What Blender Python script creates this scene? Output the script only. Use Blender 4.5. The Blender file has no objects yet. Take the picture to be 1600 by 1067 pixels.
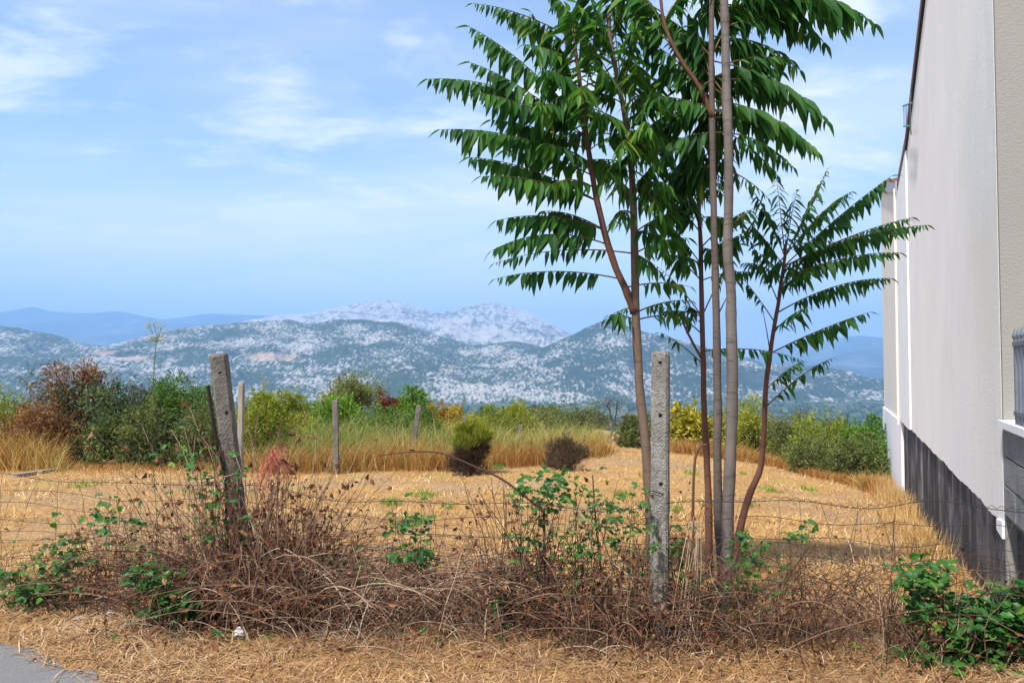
import bpy, math, random
import numpy as np
from mathutils import Vector

# ------------------------------------------------------------------ camera, world, sun, exposure
R = math.radians
scene = bpy.context.scene
col = scene.collection
F = 1200.0                       # focal length in photograph pixels (1600 wide)
CAM_H = 1.6
PITCH = math.atan(41.5 / F)
cam_d = bpy.data.cameras.new('camera'); cam = bpy.data.objects.new('camera', cam_d); col.objects.link(cam)
cam_d.sensor_width = 36.0; cam_d.lens = F / 1600.0 * 36.0
cam_d.clip_start = 0.05; cam_d.clip_end = 60000
cam.location = (0, 0, CAM_H); cam.rotation_euler = (R(90) + PITCH, 0, 0)
scene.camera = cam

SUN_EL, SUN_AZ = 56.0, -143.0      # degrees; azimuth measured from +Y (view) towards +X
world = bpy.data.worlds.new('World'); scene.world = world; world.use_nodes = True
wn, wl = world.node_tree.nodes, world.node_tree.links
wn.clear()
w_out = wn.new('ShaderNodeOutputWorld'); w_bg = wn.new('ShaderNodeBackground')
w_sky = wn.new('ShaderNodeTexSky'); w_sky.sky_type = 'NISHITA'; w_sky.sun_disc = False
w_sky.sun_elevation = R(SUN_EL); w_sky.sun_rotation = R(SUN_AZ)
w_sky.altitude = 100; w_sky.air_density = 1.0; w_sky.dust_density = 0.6; w_sky.ozone_density = 2.0
w_bg.inputs['Strength'].default_value = 0.14
w_tc = wn.new('ShaderNodeTexCoord'); w_sep = wn.new('ShaderNodeSeparateXYZ')
wl.new(w_tc.outputs['Generated'], w_sep.inputs[0])
def wmath(op, a, b=None, c=None):
    n = wn.new('ShaderNodeMath'); n.operation = op
    for i, v in enumerate((a, b, c)):
        if v is None: continue
        if isinstance(v, (int, float)): n.inputs[i].default_value = v
        else: wl.new(v, n.inputs[i])
    return n.outputs[0]
zc = wmath('ADD', wmath('MAXIMUM', w_sep.outputs[2], 0.0), 0.16)
w_cmb = wn.new('ShaderNodeCombineXYZ')                     # direction projected on a cloud deck
wl.new(wmath('DIVIDE', w_sep.outputs[0], zc), w_cmb.inputs[0])
wl.new(wmath('DIVIDE', w_sep.outputs[1], zc), w_cmb.inputs[1])
def wnoise(scale, detail, rough, off, sx=1.0, sy=1.0, dist=0.0):
    mp = wn.new('ShaderNodeMapping'); mp.inputs['Location'].default_value = off
    mp.inputs['Scale'].default_value = (sx, sy, 1); mp.inputs['Rotation'].default_value = (0, 0, R(-24))
    wl.new(w_cmb.outputs[0], mp.inputs[0])
    n = wn.new('ShaderNodeTexNoise'); n.inputs['Scale'].default_value = scale
    n.inputs['Detail'].default_value = detail; n.inputs['Roughness'].default_value = rough
    n.inputs['Distortion'].default_value = dist
    wl.new(mp.outputs[0], n.inputs['Vector']); return n.outputs['Fac']
def wramp(v, a, b):
    n = wn.new('ShaderNodeMapRange'); n.interpolation_type = 'SMOOTHSTEP'
    n.inputs[1].default_value = a; n.inputs[2].default_value = b
    wl.new(v, n.inputs[0]); return n.outputs[0]
veil = wramp(wnoise(0.75, 6, 0.55, (3.1, 1.7, 0), 0.6, 1.6, 0.4), 0.34, 0.66)
low = wmath('POWER', wmath('SUBTRACT', 1.0, wmath('MAXIMUM', w_sep.outputs[2], 0.0)), 7.0)
puff = wramp(wnoise(2.6, 8, 0.58, (7.3, 2.2, 4), 0.8, 1.25, 0.25), 0.47, 0.69)
cl = wmath('MINIMUM', wmath('ADD', wmath('ADD', wmath('MULTIPLY', veil, 0.5), wmath('MULTIPLY', puff, 0.72)), wmath('MULTIPLY', low, 0.85)), 0.92)
w_mix = wn.new('ShaderNodeMix'); w_mix.data_type = 'RGBA'
wl.new(cl, w_mix.inputs['Factor']); wl.new(w_sky.outputs[0], w_mix.inputs['A'])
w_mix.inputs['B'].default_value = (5.0, 5.15, 5.5, 1)
wl.new(w_mix.outputs['Result'], w_bg.inputs['Color']); wl.new(w_bg.outputs[0], w_out.inputs[0])

sun_d = bpy.data.lights.new('sun', 'SUN'); sun = bpy.data.objects.new('sun', sun_d); col.objects.link(sun)
sun_d.energy = 3.8; sun_d.angle = R(2.5); sun_d.color = (1.0, 0.95, 0.87)
_s = Vector((math.cos(R(SUN_EL)) * math.sin(R(SUN_AZ)), math.cos(R(SUN_EL)) * math.cos(R(SUN_AZ)), math.sin(R(SUN_EL))))
sun.rotation_euler = _s.to_track_quat('Z', 'Y').to_euler(); sun.location = (0, 0, 60)

vs = scene.view_settings
vs.view_transform = 'Standard'; vs.look = 'None'; vs.gamma = 1.0; vs.use_curve_mapping = False
vs.exposure = 0.76
scene.cycles.max_bounces = 8; scene.cycles.transparent_max_bounces = 8
scene.cycles.volume_bounces = 1; scene.cycles.use_denoising = True
scene.cycles.sample_clamp_indirect = 6.0

rng = np.random.default_rng(7); random.seed(7)

# ------------------------------------------------------------------ geometry helpers
_ct, _st = math.cos(PITCH), math.sin(PITCH)
def ray(px, py):
    u, v = (px - 800) / F, (533.5 - py) / F
    return np.array([u, _ct - v * _st, _st + v * _ct])
def P(px, py, Y):
    d = ray(px, py); k = Y / d[1]
    return np.array([d[0] * k, Y, CAM_H + d[2] * k])
def vnoise(x, y, seed=0):
    xi, yi = np.floor(x).astype(np.int64), np.floor(y).astype(np.int64)
    xf, yf = x - xi, y - yi
    def h(a, b):
        n = (a * 374761393 + b * 668265263 + seed * 1442695041) & 0x7fffffff
        n = ((n ^ (n >> 13)) * 1274126177) & 0x7fffffff
        return ((n ^ (n >> 16)) & 0xffff) / 65535.0
    sx, sy = xf * xf * (3 - 2 * xf), yf * yf * (3 - 2 * yf)
    return (h(xi, yi) * (1 - sx) + h(xi + 1, yi) * sx) * (1 - sy) + (h(xi, yi + 1) * (1 - sx) + h(xi + 1, yi + 1) * sx) * sy
def fbm(x, y, octv=4, seed=0, gain=0.5):
    s, a, t = 0, 1.0, 0
    for o in range(octv):
        s = s + a * vnoise(x * 2 ** o, y * 2 ** o, seed + o * 17); t += a; a *= gain
    return s / t
def ground_z(x, y):
    x = np.asarray(x, float); y = np.asarray(y, float)
    yy = np.minimum(y, 40.0)
    sp = np.log1p(np.exp(np.clip((x - 3.0) * 2.0, -40, 40))) / 2.0
    sp = np.minimum(sp, 18)
    fade = np.clip((y + 2.0) / 7.0, 0, 1); fade = fade * fade * (3 - 2 * fade)
    near = -0.04 * (np.maximum(yy, 0) - 5.0) * fade - 0.13 * sp * np.clip((y - 3) / 4, 0, 1)
    near = near + (fbm(x * 0.9, y * 0.9, 3, 3) - 0.5) * 0.10 * np.clip((y - 4.5) / 4.0, 0, 1)
    t = np.clip((y - 40.0) / 1300.0, 0, 1)
    s = 1 - (1 - t) ** 1.7
    far = -118.0 * s + (fbm(x / 120.0, y / 120.0, 3, 9) - 0.5) * 14 * np.clip((y - 60) / 300, 0, 1)
    return near + far
def G(px, py):
    d = ray(px, py); k = 1.0
    lo, hi = 1.0, 60.0
    for _ in range(40):
        m = 0.5 * (lo + hi)
        if CAM_H + d[2] * m > ground_z(d[0] * m, d[1] * m): lo = m
        else: hi = m
    return np.array([d[0] * lo, d[1] * lo, CAM_H + d[2] * lo])
def on_ground(px, Y):
    x = (px - 800) / F * Y
    return np.array([x, Y, float(ground_z(x, Y))])

def mesh_tris(name, V, T, rnd=None, smooth=False):
    V = np.asarray(V, np.float32); T = np.asarray(T, np.int32)
    me = bpy.data.meshes.new(name)
    me.vertices.add(len(V)); me.vertices.foreach_set('co', V.ravel())
    me.loops.add(T.size); me.loops.foreach_set('vertex_index', T.ravel())
    me.polygons.add(len(T)); me.polygons.foreach_set('loop_start', np.arange(0, T.size, 3, dtype=np.int32))
    me.polygons.foreach_set('use_smooth', np.full(len(T), bool(smooth)))
    me.update(calc_edges=True)
    if rnd is not None:
        a = me.attributes.new('rnd', 'FLOAT', 'FACE'); a.data.foreach_set('value', np.asarray(rnd, np.float32))
    return me
def link(name, me, mat=None, parent=None, **props):
    o = bpy.data.objects.new(name, me); col.objects.link(o)
    if me is not None and mat is not None:
        for m in (mat if isinstance(mat, (list, tuple)) else [mat]): me.materials.append(m)
    if parent is not None: o.parent = parent
    for k, v in props.items(): o[k] = v
    return o
def thing(name, label, category, group=None, loc=(0, 0, 0)):
    o = link(name, None); o.location = loc; o['label'] = label; o['category'] = category
    if group: o['group'] = group
    return o
class Acc:                                   # collects triangle soups in world space
    def __init__(s): s.V, s.T, s.r, s.n = [], [], [], 0
    def add(s, V, T, r=0.5):
        V = np.asarray(V, float).reshape(-1, 3); T = np.asarray(T, int).reshape(-1, 3)
        s.V.append(V); s.T.append(T + s.n); s.n += len(V)
        s.r.append(np.broadcast_to(np.asarray(r, float), (len(T),)))
    def build(s, name, mat, parent=None, smooth=False, **props):
        V = np.concatenate(s.V)
        if parent is not None: V = V - np.array(parent.location)
        return link(name, mesh_tris(name, V, np.concatenate(s.T), np.concatenate(s.r), smooth), mat, parent, **props)
def unit(v):
    v = np.asarray(v, float); n = np.linalg.norm(v, axis=-1, keepdims=True); return v / np.maximum(n, 1e-9)
def tube(acc, pts, rad, sides=5, r=0.5, cap=True):
    pts = np.asarray(pts, float); k = len(pts); rad = np.broadcast_to(np.asarray(rad, float), (k,))
    tan = unit(np.gradient(pts, axis=0))
    ref = np.array([0.31, 0.17, 0.93]) if abs(tan[0][2]) < 0.8 else np.array([0.95, 0.2, 0.1])
    a = unit(np.cross(tan, ref)); b = np.cross(tan, a)
    th = np.arange(sides) * 2 * np.pi / sides
    V = pts[:, None] + rad[:, None, None] * (np.cos(th)[None, :, None] * a[:, None] + np.sin(th)[None, :, None] * b[:, None])
    V = V.reshape(-1, 3); T = []
    for i in range(k - 1):
        for j in range(sides):
            p, q = i * sides + j, i * sides + (j + 1) % sides
            T += [(p, q, q + sides), (p, q + sides, p + sides)]
    if cap:
        for base, rev in ((0, True), ((k - 1) * sides, False)):
            for j in range(1, sides - 1):
                T.append((base, base + j + 1, base + j) if rev else (base, base + j, base + j + 1))
    acc.add(V, T, r)
def smooth_path(pts, n=24):                  # Catmull-Rom through control points
    p = np.asarray(pts, float); p = np.vstack([2 * p[0] - p[1], p, 2 * p[-1] - p[-2]])
    out = []; segs = len(p) - 3
    for t in np.linspace(0, segs - 1e-6, n):
        i = int(t); f = t - i; a, b, c, d = p[i:i + 4]
        out.append(0.5 * (2 * b + (c - a) * f + (2 * a - 5 * b + 4 * c - d) * f * f + (3 * b - a - 3 * c + d) * f ** 3))
    return np.array(out)
def rand_unit(n):
    return unit(rng.normal(size=(n, 3)))
def leaves(acc, C, D, N, L, W, rnd, fold=0.18):
    """diamond leaves folded on the midrib: base C, axis D, normal N, length L, width W"""
    n = len(C); D = unit(D); S = unit(np.cross(D, N)); Nn = np.cross(S, D)
    L = np.broadcast_to(L, (n,))[:, None]; W = np.broadcast_to(W, (n,))[:, None]
    b = C; t = C + D * L - Nn * L * 0.12; m = C + D * L * 0.45
    l = m - S * W * 0.5 + Nn * W * fold; r = m + S * W * 0.5 + Nn * W * fold
    V = np.stack([b, r, t, l], 1).reshape(-1, 3)
    i = np.arange(n)[:, None] * 4
    T = np.concatenate([np.hstack([i, i + 1, i + 2]), np.hstack([i, i + 2, i + 3])])
    acc.add(V, T, np.concatenate([rnd, rnd]))
def blades(acc, B, D, L, W, bend, rnd):
    """grass blades: base B, direction D, length L, width W, bend vector"""
    n = len(B); D = unit(D); L = np.broadcast_to(L, (n,))[:, None]; W = np.broadcast_to(W, (n,))[:, None]
    th = rng.uniform(0, 2 * np.pi, n); S = np.stack([np.cos(th), np.sin(th), 0 * th], 1)
    m = B + D * L * 0.55 + bend * L * 0.15; t = B + D * L + bend * L * 0.55
    V = np.stack([B - S * W / 2, B + S * W / 2, m - S * W * 0.4, m + S * W * 0.4, t], 1).reshape(-1, 3)
    i = np.arange(n)[:, None] * 5
    T = np.concatenate([np.hstack([i, i + 1, i + 3]), np.hstack([i, i + 3, i + 2]), np.hstack([i + 2, i + 3, i + 4])])
    acc.add(V, T, np.concatenate([rnd] * 3))
def box_mesh(name, lo, hi):
    x0, y0, z0 = lo; x1, y1, z1 = hi
    V = [(x0, y0, z0), (x1, y0, z0), (x1, y1, z0), (x0, y1, z0), (x0, y0, z1), (x1, y0, z1), (x1, y1, z1), (x0, y1, z1)]
    me = bpy.data.meshes.new(name)
    me.from_pydata(V, [], [(0, 3, 2, 1), (4, 5, 6, 7), (0, 1, 5, 4), (1, 2, 6, 5), (2, 3, 7, 6), (3, 0, 4, 7)]); me.update()
    return me
def bevel(o, w, seg=2):
    m = o.modifiers.new('bevel', 'BEVEL'); m.width = w; m.segments = seg; m.limit_method = 'ANGLE'
    return o

# ------------------------------------------------------------------ materials
def new_mat(name):
    m = bpy.data.materials.new(name); m.use_nodes = True
    nt = m.node_tree; nt.nodes.clear()
    out = nt.nodes.new('ShaderNodeOutputMaterial'); bs = nt.nodes.new('ShaderNodeBsdfPrincipled')
    nt.links.new(bs.outputs[0], out.inputs[0])
    bs.inputs['Roughness'].default_value = 0.85; bs.inputs['Specular IOR Level'].default_value = 0.25
    return m, nt, bs, out
def nd(nt, typ, **kw):
    n = nt.nodes.new(typ)
    for k, v in kw.items():
        if k in n.inputs: n.inputs[k].default_value = v
        else: setattr(n, k, v)
    return n
def ramp(nt, fac, stops, interp='LINEAR'):
    n = nt.nodes.new('ShaderNodeValToRGB'); cr = n.color_ramp; cr.interpolation = interp
    while len(cr.elements) < len(stops): cr.elements.new(0.5)
    for e, (p, c) in zip(cr.elements, stops):
        e.position = p; e.color = (*c, 1) if len(c) == 3 else c
    nt.links.new(fac, n.inputs[0]); return n.outputs[0]
def noise(nt, scale, detail=4, rough=0.55, vec=None, dist=0.0):
    n = nd(nt, 'ShaderNodeTexNoise', Scale=scale, Detail=detail, Roughness=rough, Distortion=dist)
    if vec is not None: nt.links.new(vec, n.inputs['Vector'])
    return n.outputs['Fac']
def geo_pos(nt, scale=(1, 1, 1), rot=(0, 0, 0)):
    g = nt.nodes.new('ShaderNodeNewGeometry'); mp = nt.nodes.new('ShaderNodeMapping')
    mp.inputs['Scale'].default_value = scale; mp.inputs['Rotation'].default_value = rot
    nt.links.new(g.outputs['Position'], mp.inputs[0]); return mp.outputs[0]
def mixc(nt, fac, a, b, mode='MIX'):
    n = nt.nodes.new('ShaderNodeMix'); n.data_type = 'RGBA'; n.blend_type = mode
    for s, v in (('Factor', fac), ('A', a), ('B', b)):
        if isinstance(v, (int, float)): n.inputs[s].default_value = v
        elif isinstance(v, tuple): n.inputs[s].default_value = (*v, 1) if len(v) == 3 else v
        else: nt.links.new(v, n.inputs[s])
    return n.outputs['Result']
def bump(nt, bs, h, strength=0.4, dist=0.02):
    b = nd(nt, 'ShaderNodeBump', Strength=strength, Distance=dist)
    nt.links.new(h, b.inputs['Height']); nt.links.new(b.outputs[0], bs.inputs['Normal'])
def leaf_mat(name, stops, trans=0.35, rough=0.5, spec=0.35):
    m, nt, bs, out = new_mat(name)
    at = nd(nt, 'ShaderNodeAttribute', attribute_name='rnd')
    c = ramp(nt, at.outputs['Fac'], stops)
    nt.links.new(c, bs.inputs['Base Color']); bs.inputs['Roughness'].default_value = rough
    bs.inputs['Specular IOR Level'].default_value = spec
    if trans > 0:
        tr = nt.nodes.new('ShaderNodeBsdfTranslucent'); mx = nt.nodes.new('ShaderNodeMixShader')
        hs = nd(nt, 'ShaderNodeHueSaturation', Hue=0.49, Saturation=1.1, Value=1.25); nt.links.new(c, hs.inputs['Color'])
        nt.links.new(hs.outputs[0], tr.inputs['Color']); mx.inputs[0].default_value = trans
        nt.links.new(bs.outputs[0], mx.inputs[1]); nt.links.new(tr.outputs[0], mx.inputs[2])
        nt.links.new(mx.outputs[0], out.inputs[0])
    return m
def plain(name, c, rough=0.8, var=0.25, scale=12.0, bmp=0.0, metallic=0.0):
    m, nt, bs, out = new_mat(name)
    n = noise(nt, scale, 5, 0.6, geo_pos(nt))
    nt.links.new(ramp(nt, n, [(0.25, tuple(x * (1 - var) for x in c)), (0.75, tuple(min(1, x * (1 + var)) for x in c))]), bs.inputs['Base Color'])
    bs.inputs['Roughness'].default_value = rough; bs.inputs['Metallic'].default_value = metallic
    if bmp: bump(nt, bs, n, bmp, 0.01)
    return m
M = {}
M['ailanthus'] = leaf_mat('ailanthus_leaf', [(0, (0.012, 0.050, 0.012)), (0.45, (0.030, 0.110, 0.018)), (0.8, (0.085, 0.20, 0.03)), (1, (0.20, 0.27, 0.04))], 0.4, 0.5, 0.18)
M['bramble'] = leaf_mat('bramble_leaf', [(0, (0.015, 0.07, 0.015)), (0.6, (0.05, 0.17, 0.025)), (1, (0.16, 0.26, 0.04))], 0.35, 0.45)
M['dry_leaf'] = leaf_mat('dry_leaf', [(0, (0.06, 0.022, 0.012)), (0.5, (0.17, 0.065, 0.028)), (1, (0.36, 0.19, 0.09))], 0.25, 0.8)
M['straw'] = leaf_mat('straw', [(0, (0.15, 0.075, 0.032)), (0.35, (0.38, 0.205, 0.065)), (0.7, (0.56, 0.36, 0.13)), (1, (0.72, 0.57, 0.31))], 0.2, 0.7)
M['litter'] = leaf_mat('straw_litter', [(0, (0.09, 0.04, 0.02)), (0.4, (0.26, 0.13, 0.055)), (0.75, (0.44, 0.27, 0.12)), (1, (0.60, 0.47, 0.30))], 0.1, 0.8)
M['tallgrass'] = leaf_mat('tall_grass', [(0, (0.27, 0.115, 0.03)), (0.35, (0.44, 0.25, 0.07)), (0.65, (0.42, 0.36, 0.12)), (1, (0.17, 0.24, 0.05))], 0.3, 0.6)
M['cane'] = leaf_mat('dead_cane', [(0, (0.04, 0.02, 0.013)), (0.35, (0.12, 0.058, 0.034)), (0.7, (0.27, 0.17, 0.105)), (1, (0.52, 0.42, 0.30))], 0.0, 0.8)
def shrub_mat(key, a, b, c): M[key] = leaf_mat('foliage_' + key, [(0, a), (0.55, b), (1, c)], 0.3, 0.55)
shrub_mat('dark', (0.02, 0.05, 0.015), (0.055, 0.10, 0.03), (0.16, 0.21, 0.07))
shrub_mat('green', (0.03, 0.08, 0.012), (0.09, 0.18, 0.025), (0.22, 0.32, 0.06))
shrub_mat('bright', (0.05, 0.13, 0.012), (0.15, 0.29, 0.03), (0.32, 0.44, 0.07))
shrub_mat('yellow', (0.16, 0.17, 0.02), (0.36, 0.33, 0.035), (0.58, 0.48, 0.06))
shrub_mat('lime', (0.11, 0.16, 0.018), (0.28, 0.32, 0.035), (0.48, 0.47, 0.07))
shrub_mat('orange', (0.20, 0.12, 0.02), (0.40, 0.28, 0.035), (0.50, 0.40, 0.06))
shrub_mat('olive', (0.05, 0.07, 0.022), (0.15, 0.18, 0.045), (0.30, 0.31, 0.10))
shrub_mat('brown', (0.06, 0.022, 0.010), (0.19, 0.085, 0.03), (0.38, 0.22, 0.08))
shrub_mat('rust', (0.09, 0.02, 0.010), (0.22, 0.05, 0.02), (0.32, 0.10, 0.04))
shrub_mat('greybrown', (0.045, 0.03, 0.02), (0.12, 0.085, 0.05), (0.24, 0.18, 0.10))

# bark: ailanthus tones, plus one grey darkened to stand for shadow
def bark_mat(name, lo, hi, ring):
    m, nt, bs, out = new_mat(name)
    n1 = noise(nt, 9, 5, 0.6, geo_pos(nt, (1, 1, 0.25))); n2 = noise(nt, 30, 4, 0.6, geo_pos(nt, (0.35, 0.35, 1.6)))
    c = ramp(nt, n1, [(0.25, lo), (0.75, hi)])
    c = mixc(nt, ramp(nt, n2, [(0.55, (0, 0, 0)), (0.72, (0.7, 0.7, 0.7))]), c, ring)
    nt.links.new(c, bs.inputs['Base Color']); bs.inputs['Roughness'].default_value = 0.75
    bump(nt, bs, n2, 0.35, 0.006); return m
M['bark_grey'] = bark_mat('bark_grey', (0.085, 0.070, 0.062), (0.19, 0.16, 0.14), (0.035, 0.026, 0.02))
M['bark_tan'] = bark_mat('bark_tan', (0.10, 0.065, 0.047), (0.20, 0.135, 0.095), (0.035, 0.025, 0.02))
M['bark_shaded'] = bark_mat('bark_shaded', (0.07, 0.052, 0.044), (0.145, 0.112, 0.095), (0.03, 0.02, 0.016))  # grey bark darkened: the shadow on one twin trunk is in its colour
M['bark_red'] = bark_mat('bark_red', (0.075, 0.032, 0.020), (0.16, 0.070, 0.045), (0.04, 0.02, 0.015))
M['twig'] = plain('twig', (0.07, 0.05, 0.035), 0.85)
M['petiole'] = plain('petiole', (0.10, 0.07, 0.025), 0.6)

# concrete
def concrete(name, lo, hi, sc=38):
    m, nt, bs, out = new_mat(name)
    v = geo_pos(nt); n1 = noise(nt, sc, 6, 0.7, v); n2 = noise(nt, 5, 4, 0.6, v)
    vo = nd(nt, 'ShaderNodeTexVoronoi', Scale=95.0); nt.links.new(v, vo.inputs['Vector'])
    c = ramp(nt, n1, [(0.3, lo), (0.7, hi)])
    c = mixc(nt, ramp(nt, n2, [(0.45, (0, 0, 0)), (0.7, (0.55, 0.55, 0.55))]), c, tuple(x * 0.55 for x in lo))
    c = mixc(nt, ramp(nt, vo.outputs['Distance'], [(0.10, (0.8, 0.8, 0.8)), (0.2, (0, 0, 0))]), c, tuple(x * 0.35 for x in lo))
    nt.links.new(c, bs.inputs['Base Color']); bs.inputs['Roughness'].default_value = 0.95
    mh = nt.nodes.new('ShaderNodeMath'); mh.operation = 'ADD'; nt.links.new(n1, mh.inputs[0]); nt.links.new(vo.outputs['Distance'], mh.inputs[1])
    bump(nt, bs, mh.outputs[0], 0.7, 0.008); return m
M['concrete'] = concrete('post_concrete', (0.13, 0.122, 0.105), (0.33, 0.31, 0.275))
M['concrete_dark'] = concrete('post_concrete_weathered', (0.10, 0.09, 0.075), (0.24, 0.22, 0.19))
M['block'] = concrete('grey_block', (0.18, 0.18, 0.18), (0.30, 0.30, 0.305), 60)
M['hole'] = plain('hole_shade_and_wire', (0.012, 0.011, 0.010), 1.0)  # black for the painted shade in post holes, also the tie wire

def stucco(name, base, dark, streak=True, bm=0.5, sc=60, amt=0.2):
    m, nt, bs, out = new_mat(name)
    n1 = noise(nt, 1.1, 5, 0.6, geo_pos(nt))
    n2 = noise(nt, 9.0, 6, 0.65, geo_pos(nt, (1.6, 1.6, 0.09)))
    c = ramp(nt, n1, [(0.3, base), (0.75, tuple(x * 0.93 for x in base))])
    if streak: c = mixc(nt, ramp(nt, n2, [(0.42, (0, 0, 0)), (0.75, (amt,) * 3)]), c, dark)
    nt.links.new(c, bs.inputs['Base Color']); bs.inputs['Roughness'].default_value = 0.92
    st = noise(nt, 0.9, 6, 0.7, geo_pos(nt, (1, 1, 0.35), (0, 0, 0)), 0.6)
    if streak: nt.links.new(mixc(nt, ramp(nt, st, [(0.52, (0, 0, 0)), (0.72, (0.35, 0.35, 0.35))]), c, dark), bs.inputs['Base Color'])
    n3 = noise(nt, sc, 4, 0.7, geo_pos(nt, (1, 1, 0.55 if streak else 1)))
    bump(nt, bs, n3, bm, 0.012); return m
M['wall_white'] = stucco('white_wall_paint', (0.86, 0.84, 0.795), (0.57, 0.55, 0.50))
M['wall_bright'] = stucco('bright_white_paint', (0.83, 0.835, 0.84), (0.7, 0.7, 0.7), True, 0.15, 60, 0.12)
M['wall_cream'] = stucco('cream_wall_paint', (0.76, 0.72, 0.64), (0.58, 0.54, 0.46), True, 0.15)
M['wall_rough'] = stucco('rough_beige_stucco', (0.28, 0.268, 0.245), (0.2, 0.2, 0.2), False, 0.55, 70)
m, nt, bs, out = new_mat('tarred_plinth')
nA = noise(nt, 1.7, 8, 0.75, geo_pos(nt, (1, 1, 0.45)), 0.5); nB = noise(nt, 1.3, 4, 0.6, geo_pos(nt, (1, 1, 0.3)))
c = ramp(nt, nA, [(0.30, (0.010, 0.010, 0.012)), (0.48, (0.05, 0.048, 0.05)), (0.58, (0.17, 0.165, 0.165)), (0.70, (0.40, 0.385, 0.37))])
c = mixc(nt, ramp(nt, nB, [(0.50, (0, 0, 0)), (0.62, (0.85, 0.85, 0.85))]), c, (0.016, 0.016, 0.02))
nt.links.new(c, bs.inputs['Base Color']); bump(nt, bs, nA, 0.2, 0.01); M['tar'] = m
M['dark_trim'] = plain('dark_trim', (0.02, 0.018, 0.02), 0.6)
M['grey_metal'] = plain('grey_flashing', (0.30, 0.30, 0.32), 0.5)
M['terracotta'] = plain('terracotta', (0.42, 0.13, 0.06), 0.8)
M['green_metal'] = plain('green_metal', (0.04, 0.22, 0.17), 0.5)
M['iron'] = plain('grey_iron', (0.16, 0.18, 0.21), 0.5, 0.15, 12, 0, 0.3)
M['wire'] = plain('fence_wire', (0.085, 0.075, 0.07), 0.6, 0.3, 20, 0, 0.4)
M['rust_bar'] = plain('rusty_bar', (0.022, 0.015, 0.012), 0.9)
M['white_litter'] = plain('white_paper', (0.80, 0.80, 0.82), 0.7, 0.1)
M['grey_litter'] = plain('grey_paper', (0.42, 0.41, 0.40), 0.8, 0.15)
M['net'] = plain('orange_net', (0.42, 0.13, 0.085), 0.7, 0.25, 9)
M['plank'] = plain('grey_plank', (0.30, 0.25, 0.20), 0.9, 0.3, 14, 0.3)

# ground: straw field, bare earth, darker litter along the fence
m, nt, bs, out = new_mat('field_ground')
v = geo_pos(nt)
n_big = noise(nt, 0.30, 4, 0.6, v); n_mid = noise(nt, 2.2, 5, 0.65, v); n_fine = noise(nt, 28, 6, 0.7, geo_pos(nt, (1, 0.55, 1)))
c = ramp(nt, n_fine, [(0.25, (0.16, 0.085, 0.035)), (0.5, (0.38, 0.215, 0.072)), (0.75, (0.56, 0.365, 0.14))])
c = mixc(nt, ramp(nt, n_mid, [(0.50, (0, 0, 0)), (0.68, (0.75, 0.75, 0.75))]), c, (0.24, 0.125, 0.06))
c = mixc(nt, ramp(nt, n_big, [(0.47, (0, 0, 0)), (0.60, (0.6, 0.6, 0.6))]), c, (0.29, 0.20, 0.125))
n_grn = noise(nt, 0.55, 5, 0.7, geo_pos(nt, (1, 0.5, 1)))
c = mixc(nt, ramp(nt, n_grn, [(0.56, (0, 0, 0)), (0.70, (0.6, 0.6, 0.6))]), c, (0.30, 0.27, 0.08))
sepg = nt.nodes.new('ShaderNodeSeparateXYZ'); nt.links.new(v, sepg.inputs[0])
mr = nd(nt, 'ShaderNodeMapRange'); mr.inputs[1].default_value = 55; mr.inputs[2].default_value = 130
nt.links.new(sepg.outputs[1], mr.inputs[0])
n_val = noise(nt, 0.012, 6, 0.7, v)
val = ramp(nt, n_val, [(0.35, (0.03, 0.055, 0.02)), (0.55, (0.075, 0.095, 0.04)), (0.66, (0.30, 0.24, 0.13)), (0.8, (0.10, 0.12, 0.05))])
c = mixc(nt, mr.outputs[0], c, val)
nt.links.new(c, bs.inputs['Base Color']); bs.inputs['Roughness'].default_value = 0.95
bump(nt, bs, n_fine, 0.8, 0.03); M['ground'] = m
m, nt, bs, out = new_mat('asphalt')
n1 = noise(nt, 160, 4, 0.7, geo_pos(nt)); n2 = noise(nt, 3, 4, 0.6, geo_pos(nt))
c = ramp(nt, n1, [(0.3, (0.09, 0.088, 0.09)), (0.7, (0.22, 0.215, 0.21))])
c = mixc(nt, ramp(nt, n2, [(0.5, (0, 0, 0)), (0.75, (0.5, 0.5, 0.5))]), c, (0.24, 0.20, 0.15))
nt.links.new(c, bs.inputs['Base Color']); bump(nt, bs, n1, 0.5, 0.006); M['asphalt'] = m

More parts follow.
